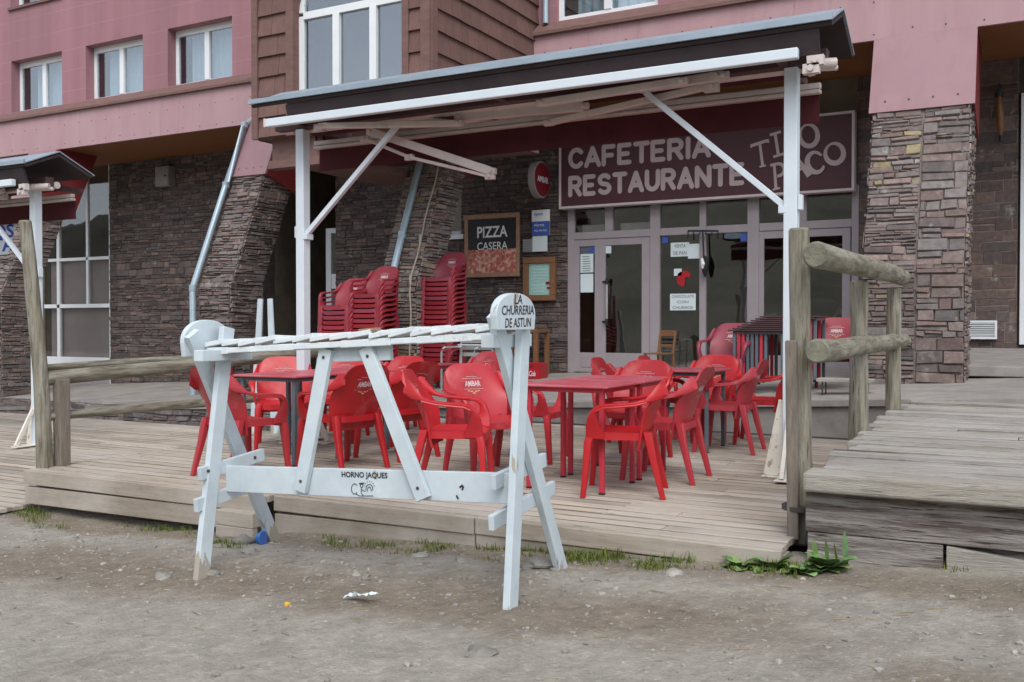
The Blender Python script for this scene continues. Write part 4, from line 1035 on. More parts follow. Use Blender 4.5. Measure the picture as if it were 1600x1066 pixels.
# wall fittings
t = thing('utility_box', 'pale grey metal box high on the stone wall', 'box', PY(255, 290, 14.85))
x0, x1, z0, z1 = RY(243, 264, 260, 291, 14.82); mb = MB(); mb.box(x0, x1, 14.80, 15.0, z0, z1); mb.build('housing', M['box_grey'], t, bevel=.012)
mb = MB(); mb.box(x0+.03, x1-.03, 14.79, 14.798, z0+.03, z1-.03); mb.tube([(x1-.08, 14.77, (z0+z1)/2), (x1-.08, 14.795, (z0+z1)/2)], .02, 8, 1); mb.build('door', [M['box_grey'], M['black']], t)
t = thing('wall_lantern', 'long amber glass lantern on a dark bracket, wall beside the wide pillar', 'lantern', PY(1562, 200, 14.8))
a, b = PY(1561, 150, 14.75), PY(1564, 212, 14.75)
mb = MB(); n = 8; mb.tube([a.lerp(b, i/n) for i in range(n+1)], .1, 10, rr=[.03, .04, .05, .055, .06, .055, .05, .04, .02]); mb.build('glass_shade', M['lamp'], t)
mb = MB(); mb.tube([a+V((0, 0, .02)), a+V((0, 0, .15)), a+V((0, .25, .12))], .02, 8); mb.tube([a-V((0, 0, .01)), a+V((0, 0, .05))], .06, 10); mb.tube([b+V((0, 0, .0)), b-V((0, 0, .08))], .03, 8); mb.tube([a+V((0, .1, .15)), b+V((0, .1, -.05)), b-V((0, 0, .05))], .012, 8); mb.build('bracket', M['black'], t)
t, mb, x0, x1, z0, z1 = panel('air_vent', 'small white louvred vent grille low on the wide-stone wall', 'vent', 1510, 1558, 501, 530, 14.9, 'white_frame')
mb.v, mb.f, mb.m, mb.c, mb.s = [], [], [], [], []
for a, b, c, d in ((x0, x1, z0, z0+.03), (x0, x1, z1-.03, z1), (x0, x0+.03, z0+.03, z1-.03), (x1-.03, x1, z0+.03, z1-.03)): mb.box(a, b, 14.9, 14.97, c, d)
for k in range(6): z = z0+.05+k*(z1-z0-.08)/6; mb.obox(((x0+x1)/2, 14.93, z), ((x1-x0)/2-.03, 0, 0), (0, .025, -.02), (0, .002, .003))
mb.build('grille', M['white_frame'], t); mb = MB(); mb.box(x0+.02, x1-.02, 14.975, 14.99, z0+.02, z1-.02); mb.build('dark_backing', M['black'], t)
# rope hanging along the thin pillar
mb = MB(); xr = -8.16; pts = []
for i in range(13):
    z = 3.6-i*.285; pts.append(V((xr+.015*math.sin(i*1.7), fy(z)-.05, z)))
mb.tube(pts, .013, 6)
for z in (2.4, 1.78): mb.tube([V((xr, fy(z)-.05, z+.09)), V((xr, fy(z)-.06, z)), V((xr, fy(z)-.05, z-.06))], .02, 6)
tag(mb.build('rope', M['rope'], loc=(xr, 12, 0)), 'thin pale rope hanging down the front of the slim stone pillar', 'rope')
# ------------------------------------------------------------------ moulded armchair (faces +Y in its own space)
def sgnp(a, p): return math.copysign(abs(a)**p, a)
def backS(s, t, d):
    hw = .218+.03*math.sin(min(1, t*1.1)*PI*.7)-.014*t**6
    drop = .075*abs(s)**4.5*max(0, t-.3)/.7
    z = .31+.51*t-drop
    y = -.145-.14*t-.04*t*t+(.022+.05*math.exp(-((t-.55)/.3)**2))*abs(s)**2.6+.015*(1-t)
    return V((hw*s*(1-.03*t**8), y+d, z))
def chair_meshes():
    P = {}
    mb = MB(); mb.shell(lambda u, v: backS(1-2*u, v, .007), lambda u, v: backS(1-2*u, v, -.007), 18, 16)
    for front in (True, False):                                # worn print: name, rules, small scroll
        d = .0095 if front else -.0095
        def put(q):
            a, t = q[0], (.055+.455*q[1])/.51
            return backS((-a if front else a)/.245, t, d)
        me = text_mesh('AMBAR', 1, offset=.03, res=2); Mx = fit(me, .135, .043)
        def fn(co):
            w = Mx @ co; return put((w.x, .66+w.y/.47))
        mb.mesh(me, None, 1, (1, 1, 1), fn)
        for (x0, x1, t0, t1, m) in ((-.085, .085, .745, .751, 1), (-.085, .085, .568, .574, 1), (-.05, .05, .775, .78, 1), (-.03, -.008, .52, .54, 2), (.008, .03, .52, .54, 2), (-.012, .012, .49, .512, 2), (-.05, -.035, .53, .55, 2), (.035, .05, .53, .55, 2)):
            q = [(x0, t0), (x1, t0), (x1, t1), (x0, t1)]
            mb.add([put(p) for p in (q if not front else q)], [(0, 1, 2, 3)], m)
    P['backrest'] = (mb, [M['red_back'], M['logo'], M['gold']])
    mb = MB()
    def seat(u, v, d):
        a, b = 2*u-1, 2*v-1
        r = (abs(a)**5+abs(b)**5)**.2 if (a or b) else 0
        m = max(abs(a), abs(b)); k = m/r if r else 1
        x, y = a*k*(.225+.012*b), .018+b*k*.215
        dip = -.022*(1-min(1, abs(a)**2))*(1-min(1, abs(b)**2.5))
        front = -.035*max(0, b-.72)**1.3*3.2
        return V((x, y, .425+dip+front+d))
    mb.shell(lambda u, v: seat(u, v, 0), lambda u, v: seat(u, v, -.012), 18, 16)
    n = 40; ring = []                                          # skirt below the rim
    for i in range(n):
        t = 2*PI*i/n; c, s_ = sgnp(math.cos(t), .4), sgnp(math.sin(t), .4)
        ring.append((c*(.225+.012*s_), .018+s_*.215, .425-.035*max(0, s_-.72)**1.3*3.2))
    for k in range(n):
        a, b = ring[k], ring[(k+1) % n]
        for o in (0, .006):
            pass
        q = [V(a)-V((0, 0, .002)), V(b)-V((0, 0, .002)), V(b)*1.0-V((b[0]*-.012, b[1]*-.012, .05)), V(a)*1.0-V((a[0]*-.012, a[1]*-.012, .05))]
        mb.add(q, [(0, 3, 2, 1)], 0, (1, 1, 1), True)
        q2 = [V((p.x*.97, p.y*.97, p.z)) for p in q]; mb.add(q2, [(0, 1, 2, 3)], 0, (1, 1, 1), True); mb.add([q[2], q[3], q2[3], q2[2]], [(0, 1, 2, 3)])
    P['seat'] = (mb, [M['red']])
    def ring8(c, a, b, e=.55):
        return [V(c)+V(a)*sgnp(math.cos(2*PI*j/12), e)+V(b)*sgnp(math.sin(2*PI*j/12), e) for j in range(12)]
    def arm(sx):
        mb = MB()
        K = [  # centre, half width, half thickness
            ((.232, -.275, .715), (.012, .02, 0), (0, .012, .045)), ((.248, -.225, .668), (.018, .012, 0), (0, .018, .03)),
            ((.262, -.165, .635), (.026, 0, 0), (0, .008, .014)), ((.272, -.09, .617), (.029, 0, 0), (0, .002, .011)), ((.277, .0, .608), (.03, 0, 0), (0, 0, .011)),
            ((.278, .08, .604), (.03, 0, 0), (0, .002, .012)), ((.276, .14, .592), (.028, 0, 0), (0, .012, .012)), ((.273, .172, .56), (.024, 0, 0), (0, .022, .006)),
            ((.268, .182, .515), (.016, 0, .0), (0, .034, 0)), ((.258, .178, .465), (.012, 0, 0), (0, .048, 0)), ((.243, .168, .415), (.012, 0, 0), (0, .06, 0)), ((.238, .166, .385), (.012, 0, 0), (0, .06, 0))]
        F = lambda p: V((p[0]*sx, p[1], p[2]))
        mb.loft([ring8(F(c), F(a), V(b)) for c, a, b in K])
        lip = [((.296, -.17, .625), .006), ((.303, -.08, .604), .007), ((.306, .03, .594), .007), ((.304, .11, .587), .007), ((.298, .155, .566), .006)]
        mb.tube([F(p) for p, _ in lip], .007, 6)
        return mb, [M['red']]
    def leg(sx, front):
        mb = MB()
        F = lambda x, y, z: V((x*sx, y, z))
        if front: K = [((.215, .195, .415), .03, .03), ((.226, .213, .36), .03, .028), ((.232, .222, .25), .026, .024), ((.24, .235, .1), .021, .02), ((.245, .245, .0), .018, .018)]
        else: K = [((.20, -.165, .43), .03, .03), ((.208, -.182, .36), .03, .028), ((.214, -.205, .25), .026, .024), ((.222, -.245, .1), .021, .02), ((.226, -.27, .0), .018, .018)]
        mb.loft([ring8(F(*c), (a, 0, 0), (0, b, 0), .45) for c, a, b in K])
        return mb, [M['red']]
    P['arm'] = [arm(1), arm(-1)]; P['leg'] = [leg(1, True), leg(-1, True), leg(1, False), leg(-1, False)]
    return P
def make_chair(old=False):
    P = chair_meshes()
    t = thing('plastic_armchair', 'chair', 'chair')
    sw = (lambda ms: [M['red_old'] if q in (M['red'], M['red_back']) else q for q in ms]) if old else (lambda ms: ms)
    for n, x in (('backrest', P['backrest']), ('seat', P['seat'])): x[0].build(n, sw(x[1]), t)
    for x in P['arm']: x[0].build('armrest', sw(x[1]), t)
    for x in P['leg']: x[0].build('leg', sw(x[1]), t)
    return t
chair0 = make_chair(); chair0_used = [False]
old0 = make_chair(True); old_used = [False]
def put_chair(x, y, z, deg, label, group, old=False, tilt=(0, 0)):
    src, used = (old0, old_used) if old else (chair0, chair0_used)
    if used[0]: c = dup(src, (x, y, z), (rad(tilt[0]), rad(tilt[1]), rad(deg)), label, group)
    else:
        used[0] = True; c = src
        c.location = (x, y, z); c.rotation_euler = (rad(tilt[0]), rad(tilt[1]), rad(deg)); c['label'] = label; c['group'] = group
    k, f = R.uniform(.84, 1.1), 1+2.6*R.random()**2            # how far the sun has bleached it
    for p in c.children: p.color = (k, k*f, k*f, 1)
    return c
G1 = 'red chairs round the terrace tables'
for a in [
    (-2.40, 5.99, 107, 'red armchair pushed in at the front red-legged table, nearest the thick log fence'),
    (-2.36, 6.70, 92, 'red armchair behind the nearest one, pushed in at the second red-legged table'),
    (-2.93, 7.52, 178, 'red armchair at the far end of the two joined red-legged tables, facing out'),
    (-3.45, 5.52, -66, 'red armchair in side view between the stand\'s slanted strut and its lettered end board'),
    (-3.62, 6.28, -122, 'red armchair facing out beside the lettered end board, its front print in full view'),
    (-3.68, 7.12, -82, 'red armchair mostly hidden behind the stand\'s crossed legs under the lettered end board'),
    (-5.22, 5.36, -10, 'red armchair seen from behind through the crossed legs at the stand\'s unlettered end'),
    (-6.08, 6.78, -138, 'red armchair facing out behind the dark-legged table, beside the log rail'),
    (-4.76, 5.98, 78, 'red armchair with its back turned under the shingled shelf, before the slanted strut'),
    (-4.74, 6.68, 80, 'red armchair with its back turned, seen between the two slanted struts'),
    (-5.38, 7.44, 176, 'pale red armchair at the far head of the dark-legged tables, only its top showing'),
    (-6.02, 7.5, -158, 'red armchair behind the dark-legged tables, glimpsed just under the shelf by the white post'),
    (-4.82, 8.25, 84, 'dark red armchair back turned at the lone red-legged table behind the stand'),
    (-5.46, 9.25, 178, 'faded red armchair beyond the lone red-legged table, print at its top edge'),
    (-6.2, 8.5, -92, 'red armchair at the far side of the lone red-legged table, close to the downpipe pillar'),
    (-2.82, 9.25, 178, 'red armchair at the far end of the dark-legged table before the doors, facing out'),
    (-2.38, 8.43, 92, 'red armchair in side view at the dark-legged table before the doors'),
    (-2.24, 9.16, 97, 'red armchair half hidden behind the tall white post\'s foot'),
    (-3.25, 8.25, -84, 'red armchair showing only its back corner beside the dark-legged table before the doors'),
    (-3.08, 9.0, -86, 'red armchair showing only its top edge below the small wooden chair'),
]: put_chair(a[0], a[1], .0, a[2], a[3], G1)
put_chair(-3.12, 10.95, terrace_z(-3.12, 10.95), 178, 'dull red armchair standing on the terrace before the stacked tables', G1, True)
put_chair(-1.98, 11.3, terrace_z(-1.98, 11.3), 184, 'dull red armchair between the stacked tables and the log fence posts', G1, True)
ORD = ['topmost', 'second', 'third', 'fourth', 'fifth', 'sixth', 'seventh', 'eighth', 'ninth', 'tenth', 'eleventh', 'twelfth', 'thirteenth', 'fourteenth', 'fifteenth', 'sixteenth', 'seventeenth', 'eighteenth', 'nineteenth', 'twentieth', 'twenty-first', 'twenty-second', 'twenty-third', 'twenty-fourth', 'twenty-fifth', 'twenty-sixth', 'twenty-seventh']
def stack(x, y, deg, ztop, where, dz=.07):
    base = terrace_z(x, y); n = max(2, round((ztop-base-.8)/dz)+1)
    lean = .004
    for k in range(n):
        i = n-1-k
        nm = 'topmost dull red chair' if i == 0 else 'dull red chair, %s from the top,' % ORD[i]
        put_chair(x+math.sin(rad(deg))*lean*k+R.uniform(-.003, .003), y-math.cos(rad(deg))*lean*k, base+k*dz, deg+R.uniform(-1, 1), '%s of the %s' % (nm, where), 'stacked red chairs', True)
stack(PY(533, 480, 10.9).x, 10.9, 182, PY(533, 434, 10.9).z, 'shorter stack next to the white post')
stack(PY(580, 480, 10.95).x, 10.95, 180, PY(580, 419, 10.95).z, 'stack between shorter one and slim pillar')
stack(PY(690, 480, 12.2).x, 12.2, 182, PY(695, 391, 12.2).z, 'tall stack below the pizza poster side')

# ------------------------------------------------------------------ tables
def make_table(label, dark, w=.66, top='table_red', under=None):
    t = thing('square_table', label, 'table')
    h = .72; s = w/2
    mb = MB(); mb.box(-s, s, -s, s, h-.018, h); mb.build('tabletop', M[top], t, bevel=.007, seg=3)
    mb = MB(); e = s-.06
    for a, b, c, d in ((-e, e, -e-.012, -e+.012), (-e, e, e-.012, e+.012), (-e-.012, -e+.012, -e+.013, e-.013), (e-.012, e+.012, -e+.013, e-.013)): mb.box(a, b, c, d, h-.05, h-.019)
    mb.build('underframe', M[under or ('leg_dark' if dark else 'leg_red')], t)
    for a in (-1, 1):
        for b in (-1, 1):
            mb = MB(); mb.box(a*e-.017, a*e+.017, b*e-.017, b*e+.017, .012, h-.019); mb.box(a*e-.019, a*e+.019, b*e-.019, b*e+.019, 0, .011, 1)
            mb.build('leg', [M['leg_dark' if dark else 'leg_red'], M['black']], t, bevel=.005)
    return t
tr_ = make_table('red table with red legs in front, its corner closest to the deck edge', False); td = make_table('red table with dark legs behind the stand, nearer the deck edge', True)
GT = 'terrace tables'
tr_.location = (-2.76, 6.10, 0); tr_['group'] = GT
dup(tr_, (-2.765, 6.775, 0), (0, 0, rad(1)), 'red-legged table joined to the far side of the front one', GT)
dup(tr_, (-5.62, 8.25, 0), (0, 0, rad(2)), 'lone red-legged table further back between the stand and the slim pillar', GT)
td.location = (-5.39, 6.10, 0); td['group'] = GT
dup(td, (-5.38, 6.775, 0), (0, 0, rad(-1)), 'dark-legged table joined to the far side of the one behind the stand', GT)
dup(td, (-2.78, 8.45, 0), (0, 0, rad(1)), 'dark-legged table before the glass doors, near the tall white post', GT)
# piles of nested tables on the terrace
tk = make_table('x', True, top='table_brown'); tl = make_table('x', False, top='table_brown', under='table_brown'); used_ = set()
def pile(src, loc, rot, label, group):
    if src.name in used_: return dup(src, loc, rot, label, group)
    used_.add(src.name); src.location = loc; src.rotation_euler = rot; src['label'] = label; src['group'] = group
for k in range(8):
    x, y = -2.74+.05*k, 11.15+.004*k
    pile(tk if k not in (1, 2, 6) else tl, (x, y, terrace_z(-2.78, y)+.022*k), (0, 0, rad(1)), '%s of the nested tables piled against the glass doors' % ('lowest table' if k == 0 else 'topmost table' if k == 7 else '%s table from the bottom' % ORD[k]), 'piled tables by the doors')
for k in range(5):
    x, y = -10.68-.06*k, 10.75+.03*k
    pile(tl if k < 4 else tk, (x, y, terrace_z(x, y)+.03*k), (0, 0, rad(-4)), '%s of the nested red tables piled behind the log rail' % ('lowest table' if k == 0 else 'topmost table' if k == 4 else '%s table from the bottom' % ORD[k]), 'piled tables by the rail')

# wooden chair, crate, side table, steel chair, low bench, white boards
def wooden_chair(x, y, z, deg, label, m, tilt=(0, 0), sc=1):
    t = thing('wooden_chair', label, 'chair', (0, 0, 0))
    mb = MB(); mb.box(-.19, .19, -.18, .2, .43, .455); mb.build('seat', m, t, bevel=.006)
    for a in (-1, 1):
        mb = MB(); mb.beam((a*.17, .175, 0), (a*.165, .175, .43), .035, .035, (0, 1, 0)); mb.build('leg', m, t, bevel=.004)
        mb = MB(); mb.beam((a*.17, -.2, 0), (a*.165, -.17, .44), .035, .035, (0, 1, 0)); mb.beam((a*.165, -.17, .44), (a*.165, -.24, .84), .035, .03, (0, 1, 0)); mb.build('leg', m, t, bevel=.004)
    mb = MB(); mb.box(-.148, .148, -.248, -.222, .74, .84); mb.box(-.148, .148, -.215, -.195, .55, .6); mb.build('backrest', m, t, bevel=.005)
    mb = MB(); mb.box(-.148, .148, .165, .185, .2, .23)
    for a in (-1, 1): mb.box(a*.17-.01, a*.17+.01, -.17, .16, .15, .18)
    mb.build('stretcher', m, t)
    t.scale = (sc, sc, sc); t.location = (x, y, z); t.rotation_euler = (rad(tilt[0]), rad(tilt[1]), rad(deg))
    return t
q = PY(1030, 560, 13.3); wooden_chair(q.x, 13.3, terrace_z(q.x, 13.3), 160, 'small brown wooden chair in front of the glass doors', M['menu_wood'], sc=.84)
pale = mat('pale beech wood', (.42, .37, .31), .6, .12, 6, .1, 40, .3)
for k, (u, yy, dg, tl) in enumerate(((1215, 16.0, 200, (35, 12)), (1292, 16.0, 170, (28, -14)))):
    q = PY(u, 470, yy); wooden_chair(q.x, yy, .75, dg, ['pale wooden chair leaning behind the door glass, partly covered by the thick log post', 'pale wooden chair tipped up behind the outermost door glass over the log rail'][k], pale, tl)
q = PY(832, 592, 13.9)
t = thing('drinks_crate', 'red plastic drinks crate with white script at the foot of the stone wall', 'crate', (q.x, 13.9, terrace_z(q.x, 13.9)))
z = t.location.z; x = q.x; mb = MB(); w, d, h = .20, .15, .26
for a in (-1, 1):
    mb.box(x-w, x+w, 13.9+a*d-.012, 13.9+a*d+.012, z, z+.17); mb.box(x-w, x+w, 13.9+a*d-.012, 13.9+a*d+.012, z+.225, z+h); mb.box(x-w, x-.09, 13.9+a*d-.012, 13.9+a*d+.012, z+.17, z+.225); mb.box(x+.09, x+w, 13.9+a*d-.012, 13.9+a*d+.012, z+.17, z+.225)
    mb.box(x+a*w-.012, x+a*w+.012, 13.9-d+.013, 13.9+d-.013, z, z+h)
mb.box(x-w+.013, x+w-.013, 13.9-d+.013, 13.9+d-.013, z, z+.02); mb.build('shell', M['crate'], t, bevel=.006)
mb = MB(); fit_into(mb, 'Coca-Cola', facing((x, 13.9-d-.016, z+.09)), .28, .085, 0, shear=.4, offset=.01); mb.build('lettering', M['white'], t)
q = PY(833, 520, 14.5); x = q.x; zb = terrace_z(x, 14.5)
t = thing('side_table', 'small brown wooden side table against the stone wall behind the lettered end board', 'table', (x, 14.5, zb))
mb = MB(); mb.box(x-.35, x+.2, 14.25, 14.75, zb+.74, zb+.80); mb.build('tabletop', M['menu_wood'], t, bevel=.006)
for a in (-.31, .16):
    for b in (14.29, 14.71): mb = MB(); mb.box(x+a-.035, x+a+.035, b-.035, b+.035, zb, zb+.735); mb.build('leg', M['menu_wood'], t, bevel=.004)
# tubular steel chair on the terrace
q = PY(690, 560, 10.7); x, y = q.x, 10.7; zb = terrace_z(x, y)
t = thing('steel_chair', 'bare aluminium tube chair frame on the terrace above the red chair backs', 'chair', (x, y, zb))
mb = MB()
for a in (0, .5):
    mb.tube([(x+a, y, zb), (x+a, y, zb+.62), (x+a+.02, y, zb+.66), (x+a+.05, y, zb+.68), (x+a+.05, y+.4, zb+.68), (x+a+.03, y+.45, zb+.64), (x+a, y+.47, zb)], .014, 8)
mb.tube([(x, y, zb+.42), (x+.5, y, zb+.42)], .012, 8); mb.tube([(x, y+.44, zb+.42), (x+.5, y+.44, zb+.42)], .012, 8); mb.tube([(x-.02, y+.45, zb+.7), (x+.52, y+.45, zb+.7)], .016, 8)
mb.tube([(x, y+.46, zb+.4), (x, y+.5, zb+.84)], .012, 8); mb.tube([(x+.5, y+.46, zb+.4), (x+.5, y+.5, zb+.84)], .012, 8); mb.tube([(x, y+.5, zb+.84), (x+.5, y+.5, zb+.84)], .012, 8)
mb.build('frame', M['alu'], t)
mb = MB(); mb.box(x+.02, x+.48, y+.02, y+.42, zb+.425, zb+.44)
for k in range(3): mb.box(x+.014, x+.486, y+.485, y+.50, zb+.55+k*.09, zb+.6+k*.09)
mb.build('seat', M['alu'], t)
# low plank bench
q = PY(1312, 612, 11.0); x, y = q.x, 10.75; zb = terrace_z(x, y)
t = thing('low_bench', 'low plank on thin rusty metal legs beside the log fence post', 'bench', (x, y, zb))
mb = MB(); mb.obox((x+.1, y, zb+.155), (.28, 0, 0), (0, .12, 0), (0, 0, .018)); mb.build('plank', M['deck_raw'], t, bevel=.004)
mb = MB()
for a in (-.12, .32): mb.tube([(x+a, y-.09, zb+.137), (x+a, y-.1, zb), (x+a, y+.1, zb), (x+a, y+.09, zb+.137)], .009, 6)
mb.build('leg', M['bolt'], t)
# two white boards, top of a small rack behind the log rail
q0, q1 = PY(407, 470, 9.2), PY(422, 470, 9.2)
t = thing('white_rack', 'small white rack of two tapering boards standing behind the log rail', 'rack', (q0.x, 9.2, -.28))
for q, dx in ((q0, .03), (q1, -.05)):
    mb = MB(); mb.beam((q.x+dx*-2.5, 9.15, -.28), (q.x, 9.2, PY(412, 467, 9.2).z), .13, .025, (0, 1, 0), w1=.075); mb.build('board', M['trestle'], t, bevel=.003)
mb = MB(); mb.box(q0.x-.1, q1.x+.1, 9.225, 9.25, .3, .38); mb.build('crossbar', M['trestle'], t)
# ------------------------------------------------------------------ the white display stand
def PG(u, v):
    z = -.2
    for _ in range(8):
        p = PZ(u, v, z); z = ground_z(p.x, p.y)
    p.z = z
    return p
st = thing('display_stand', 'white wooden trestle stand with shingled shelf, round end boards and lettered plank', 'stand', (-3.0, 4.0, -.2))
XLn, XRn = -3.95, -2.09
feet = {'LF': PG(309, 905), 'LR': PG(434, 843), 'RF': PG(791, 950), 'RR': PG(884, 889)}
crL, crR = PX(338, 602, XLn), PX(806, 600, XRn)
topL = (PX(351, 512, XLn), PX(303, 521, XLn)); topR = (PX(813, 482, XRn), PX(777, 489, XRn))
def board(mb, p0, p1, w, th, nrm, ext=(0, 0)):
    p0, p1 = V(p0), V(p1); d = (p1-p0).normalized(); p0 = p0-d*ext[0]; p1 = p1+d*ext[1]
    n = V(nrm); n = (n-d*n.dot(d)).normalized(); a = d.cross(n)
    mb.obox((p0+p1)/2, (p1-p0)/2, a*w/2, n*th/2)
for (f, t_, dx) in (('LF', topL[0], .019), ('LR', topL[1], -.019), ('RF', topR[0], .019), ('RR', topR[1], -.019)):
    mb = MB(); o = V((dx, 0, 0)); board(mb, feet[f]+o*1-V((0, 0, .03)), t_+o, .083, .036, (1, 0, 0)); mb.build('leg', M['trestle'], st, bevel=.003)
for a, b, xo in ((PX(318, 739, XLn+.06), PX(405, 712, XLn+.06), 0), (PX(312, 788, XLn+.06), PX(418, 748, XLn+.06), 0), (PX(775, 752, XRn-.06), PX(846, 720, XRn-.06), 0), (PX(772, 815, XRn-.06), PX(860, 764, XRn-.06), 0)):
    mb = MB(); board(mb, a, b, .07, .028, (1, 0, 0), (.03, .03)); mb.build('cross_brace', M['trestle'], st, bevel=.003)
for x, c in ((XLn+.055, crL), (XRn-.055, crR)):
    zc = PX(335, 555, x).z if x < -3 else PX(795, 532, x).z
    mb = MB(); mb.box(x-.014, x+.05, c.y-.2, c.y+.17, zc-.03, zc+.03); mb.build('shelf_bearer', M['trestle'], st, bevel=.003)
def dome(x, q0, q1, top, th):
    y0, y1, z0, zt = q0.y, q1.y, q0.z, top
    pts = [(y0+.01, z0), (y1-.01, z0)]; w = (y1-y0)/2; yc = (y0+y1)/2; zs = z0+(zt-z0)*.38
    for i in range(21): t = PI*i/20; pts.append((yc+w*sgnp(math.cos(t), .9), zs+(zt-zs)*sgnp(math.sin(t), .9)))
    mb = MB(); mb.prism([(x, a, b) for a, b in pts], (th, 0, 0))
    return mb, yc, z0, zt, w
mb, *_ = dome(XLn-.075, PX(284, 558, XLn-.06), PX(358, 558, XLn-.06), PX(320, 500, XLn-.06).z, .03)
mb.build('end_board', M['trestle'], st, bevel=.004)
mb, yc, z0, zt, w = dome(XRn+.045, PX(773, 516, XRn+.07), PX(834, 516, XRn+.07), PX(803, 458, XRn+.07).z, .035)
eb = mb.build('end_board', M['trestle'], st, bevel=.004)
mb = MB()
H = zt-z0
for s, zz, ww, hh in (('LA', .83, .075, .042), ('CHURRERIA', .54, .30, .042), ('DE ASTUN', .2, .245, .042)):
    fit_into(mb, s, frame((XRn+.0815, yc+.012, z0+H*zz), (0, 1, .02), (0, -.02, 1)), ww, hh, 0, offset=.012, shear=.12)
mb.build('lettering', M['black'], eb)
# shelf of lapped slats on a worn batten
yl = (crL.y+crR.y)/2
pL, pR = PY(318, 541, yl-.1), PY(778, 514, yl-.1)
pL.y = pR.y = yl
mb = MB(); n = 15; d = (pR-pL)/n
for i in range(n):
    c = pL+d*(i+.5); ti = .016*R.uniform(.6, 1.3)
    mb.obox(c+V((0, 0, .012)), (d.x*.56, 0, d.z*.5+ti*.6), (R.uniform(-.004, .004), .082+R.uniform(-.005, .005), R.uniform(-.004, .004)), (0, 0, .0125))
mb.build('shelf', M['slat_old'], st, bevel=.003)
for yy in (-.062, .055):
    mb = MB()
    for i in range(12):
        a, b = pL.lerp(pR, i/12), pL.lerp(pR, (i+1)/12)
        mb.beam(a+V((0, yy, -.030)), b+V((0, yy, -.030)), .03, .036*R.uniform(.8, 1.1))
    mb.build('shelf_batten', M['slat_old'], st, bevel=.004)
mb = MB(); mb.obox(pL.lerp(pR, .59)+V((0, -.055, .033)), (.055, 0, .004), (0, .02, 0), (0, 0, .008)); mb.build('bare_slat', M['poster_frame'], st, bevel=.003)
# lettered plank and struts
bL, bR = PY(360, 748, yl), PY(806, 763, yl)
mb = MB(); dd = (bR-bL); ah = V((-dd.z, 0, dd.x)).normalized()
mb.obox((bL+bR)/2, dd/2+V((0.02, 0, 0)), (0, .015, 0), ah*.071); pk = mb.build('lettered_plank', M['trestle'], st, bevel=.003)
mb = MB(); yf = yl-.0175
def onb(u, v): return PY(u, v, yf)
q = onb(569, 743.5); fit_into(mb, 'HORNO JAQUES', frame(q, dd, ah), .285, .037, 0, offset=.022)
def stroke(mb, pts, w=.0022):
    for a, b in zip(pts[:-1], pts[1:]):
        a, b = V(a), V(b)
        if (b-a).length < 1e-5: continue
        mb.beam(a, b, w*1.4, .001, (0, -1, 0))
def ell(uc, vc, ru, rv, t0=0, t1=360, n=14): return [onb(uc+ru*math.cos(rad(t0+(t1-t0)*i/n)), vc-rv*math.sin(rad(t0+(t1-t0)*i/n))) for i in range(n+1)]
stroke(mb, ell(554, 764, 5, 8, 40, 320)); stroke(mb, ell(577, 765, 5.5, 8, -10, 190)); stroke(mb, ell(577, 767, 3, 6, -10, 190)); stroke(mb, ell(565, 759, 2.2, 2.5)); stroke(mb, [onb(565, 762), onb(564, 770), onb(568, 775)]); stroke(mb, [onb(564, 765), onb(571, 768)]); stroke(mb, [onb(556, 772), onb(562, 775), onb(583, 775)]); stroke(mb, [onb(561, 756), onb(569, 755)], .004)
for k in range(7): t = rad(20+k*23); stroke(mb, [onb(577+7*math.cos(t), 763-9.5*math.sin(t)), onb(577+9*math.cos(t), 763-12*math.sin(t))], .0015)
for a, b in (((718, 762), (723, 758)), ((722, 766), (724, 760)), ((713, 774), (716, 780))): stroke(mb, [onb(*a), onb(*b)], .006)
mb.build('lettering', M['black'], pk)
for a, b, in (((511, 545), (471, 762)), ((572, 543), (660, 774))):
    mb = MB(); p, q = PY(a[0], a[1], yl-.034), PY(b[0], b[1], yl-.034); board(mb, p, q, .078, .03, (0, 1, 0), (0, .02))
    for f in (.06, .95): c = p.lerp(q, f)-V((0, .0155, 0)); mb.tube([c, c-V((0, .005, 0))], .009, 8, 1)
    mb.build('strut', [M['trestle'], M['bolt']], st, bevel=.003)
mb = MB(); mb.beam(PY(500, 555, yl-.004), PY(612, 551, yl-.004), .03, .075); mb.build('head_rail', M['trestle'], st, bevel=.003)
for x, pts in ((XLn+.0755, ((325, 736), (398, 715))), (XRn+.038, ((803, 746), (803, 778)))):
    mb = MB()
    for u, v in pts: c = PX(u, v, x); mb.tube([c, c+V((.006, 0, 0))], .009, 8)
    mb.build('bolt', M['bolt'], st)

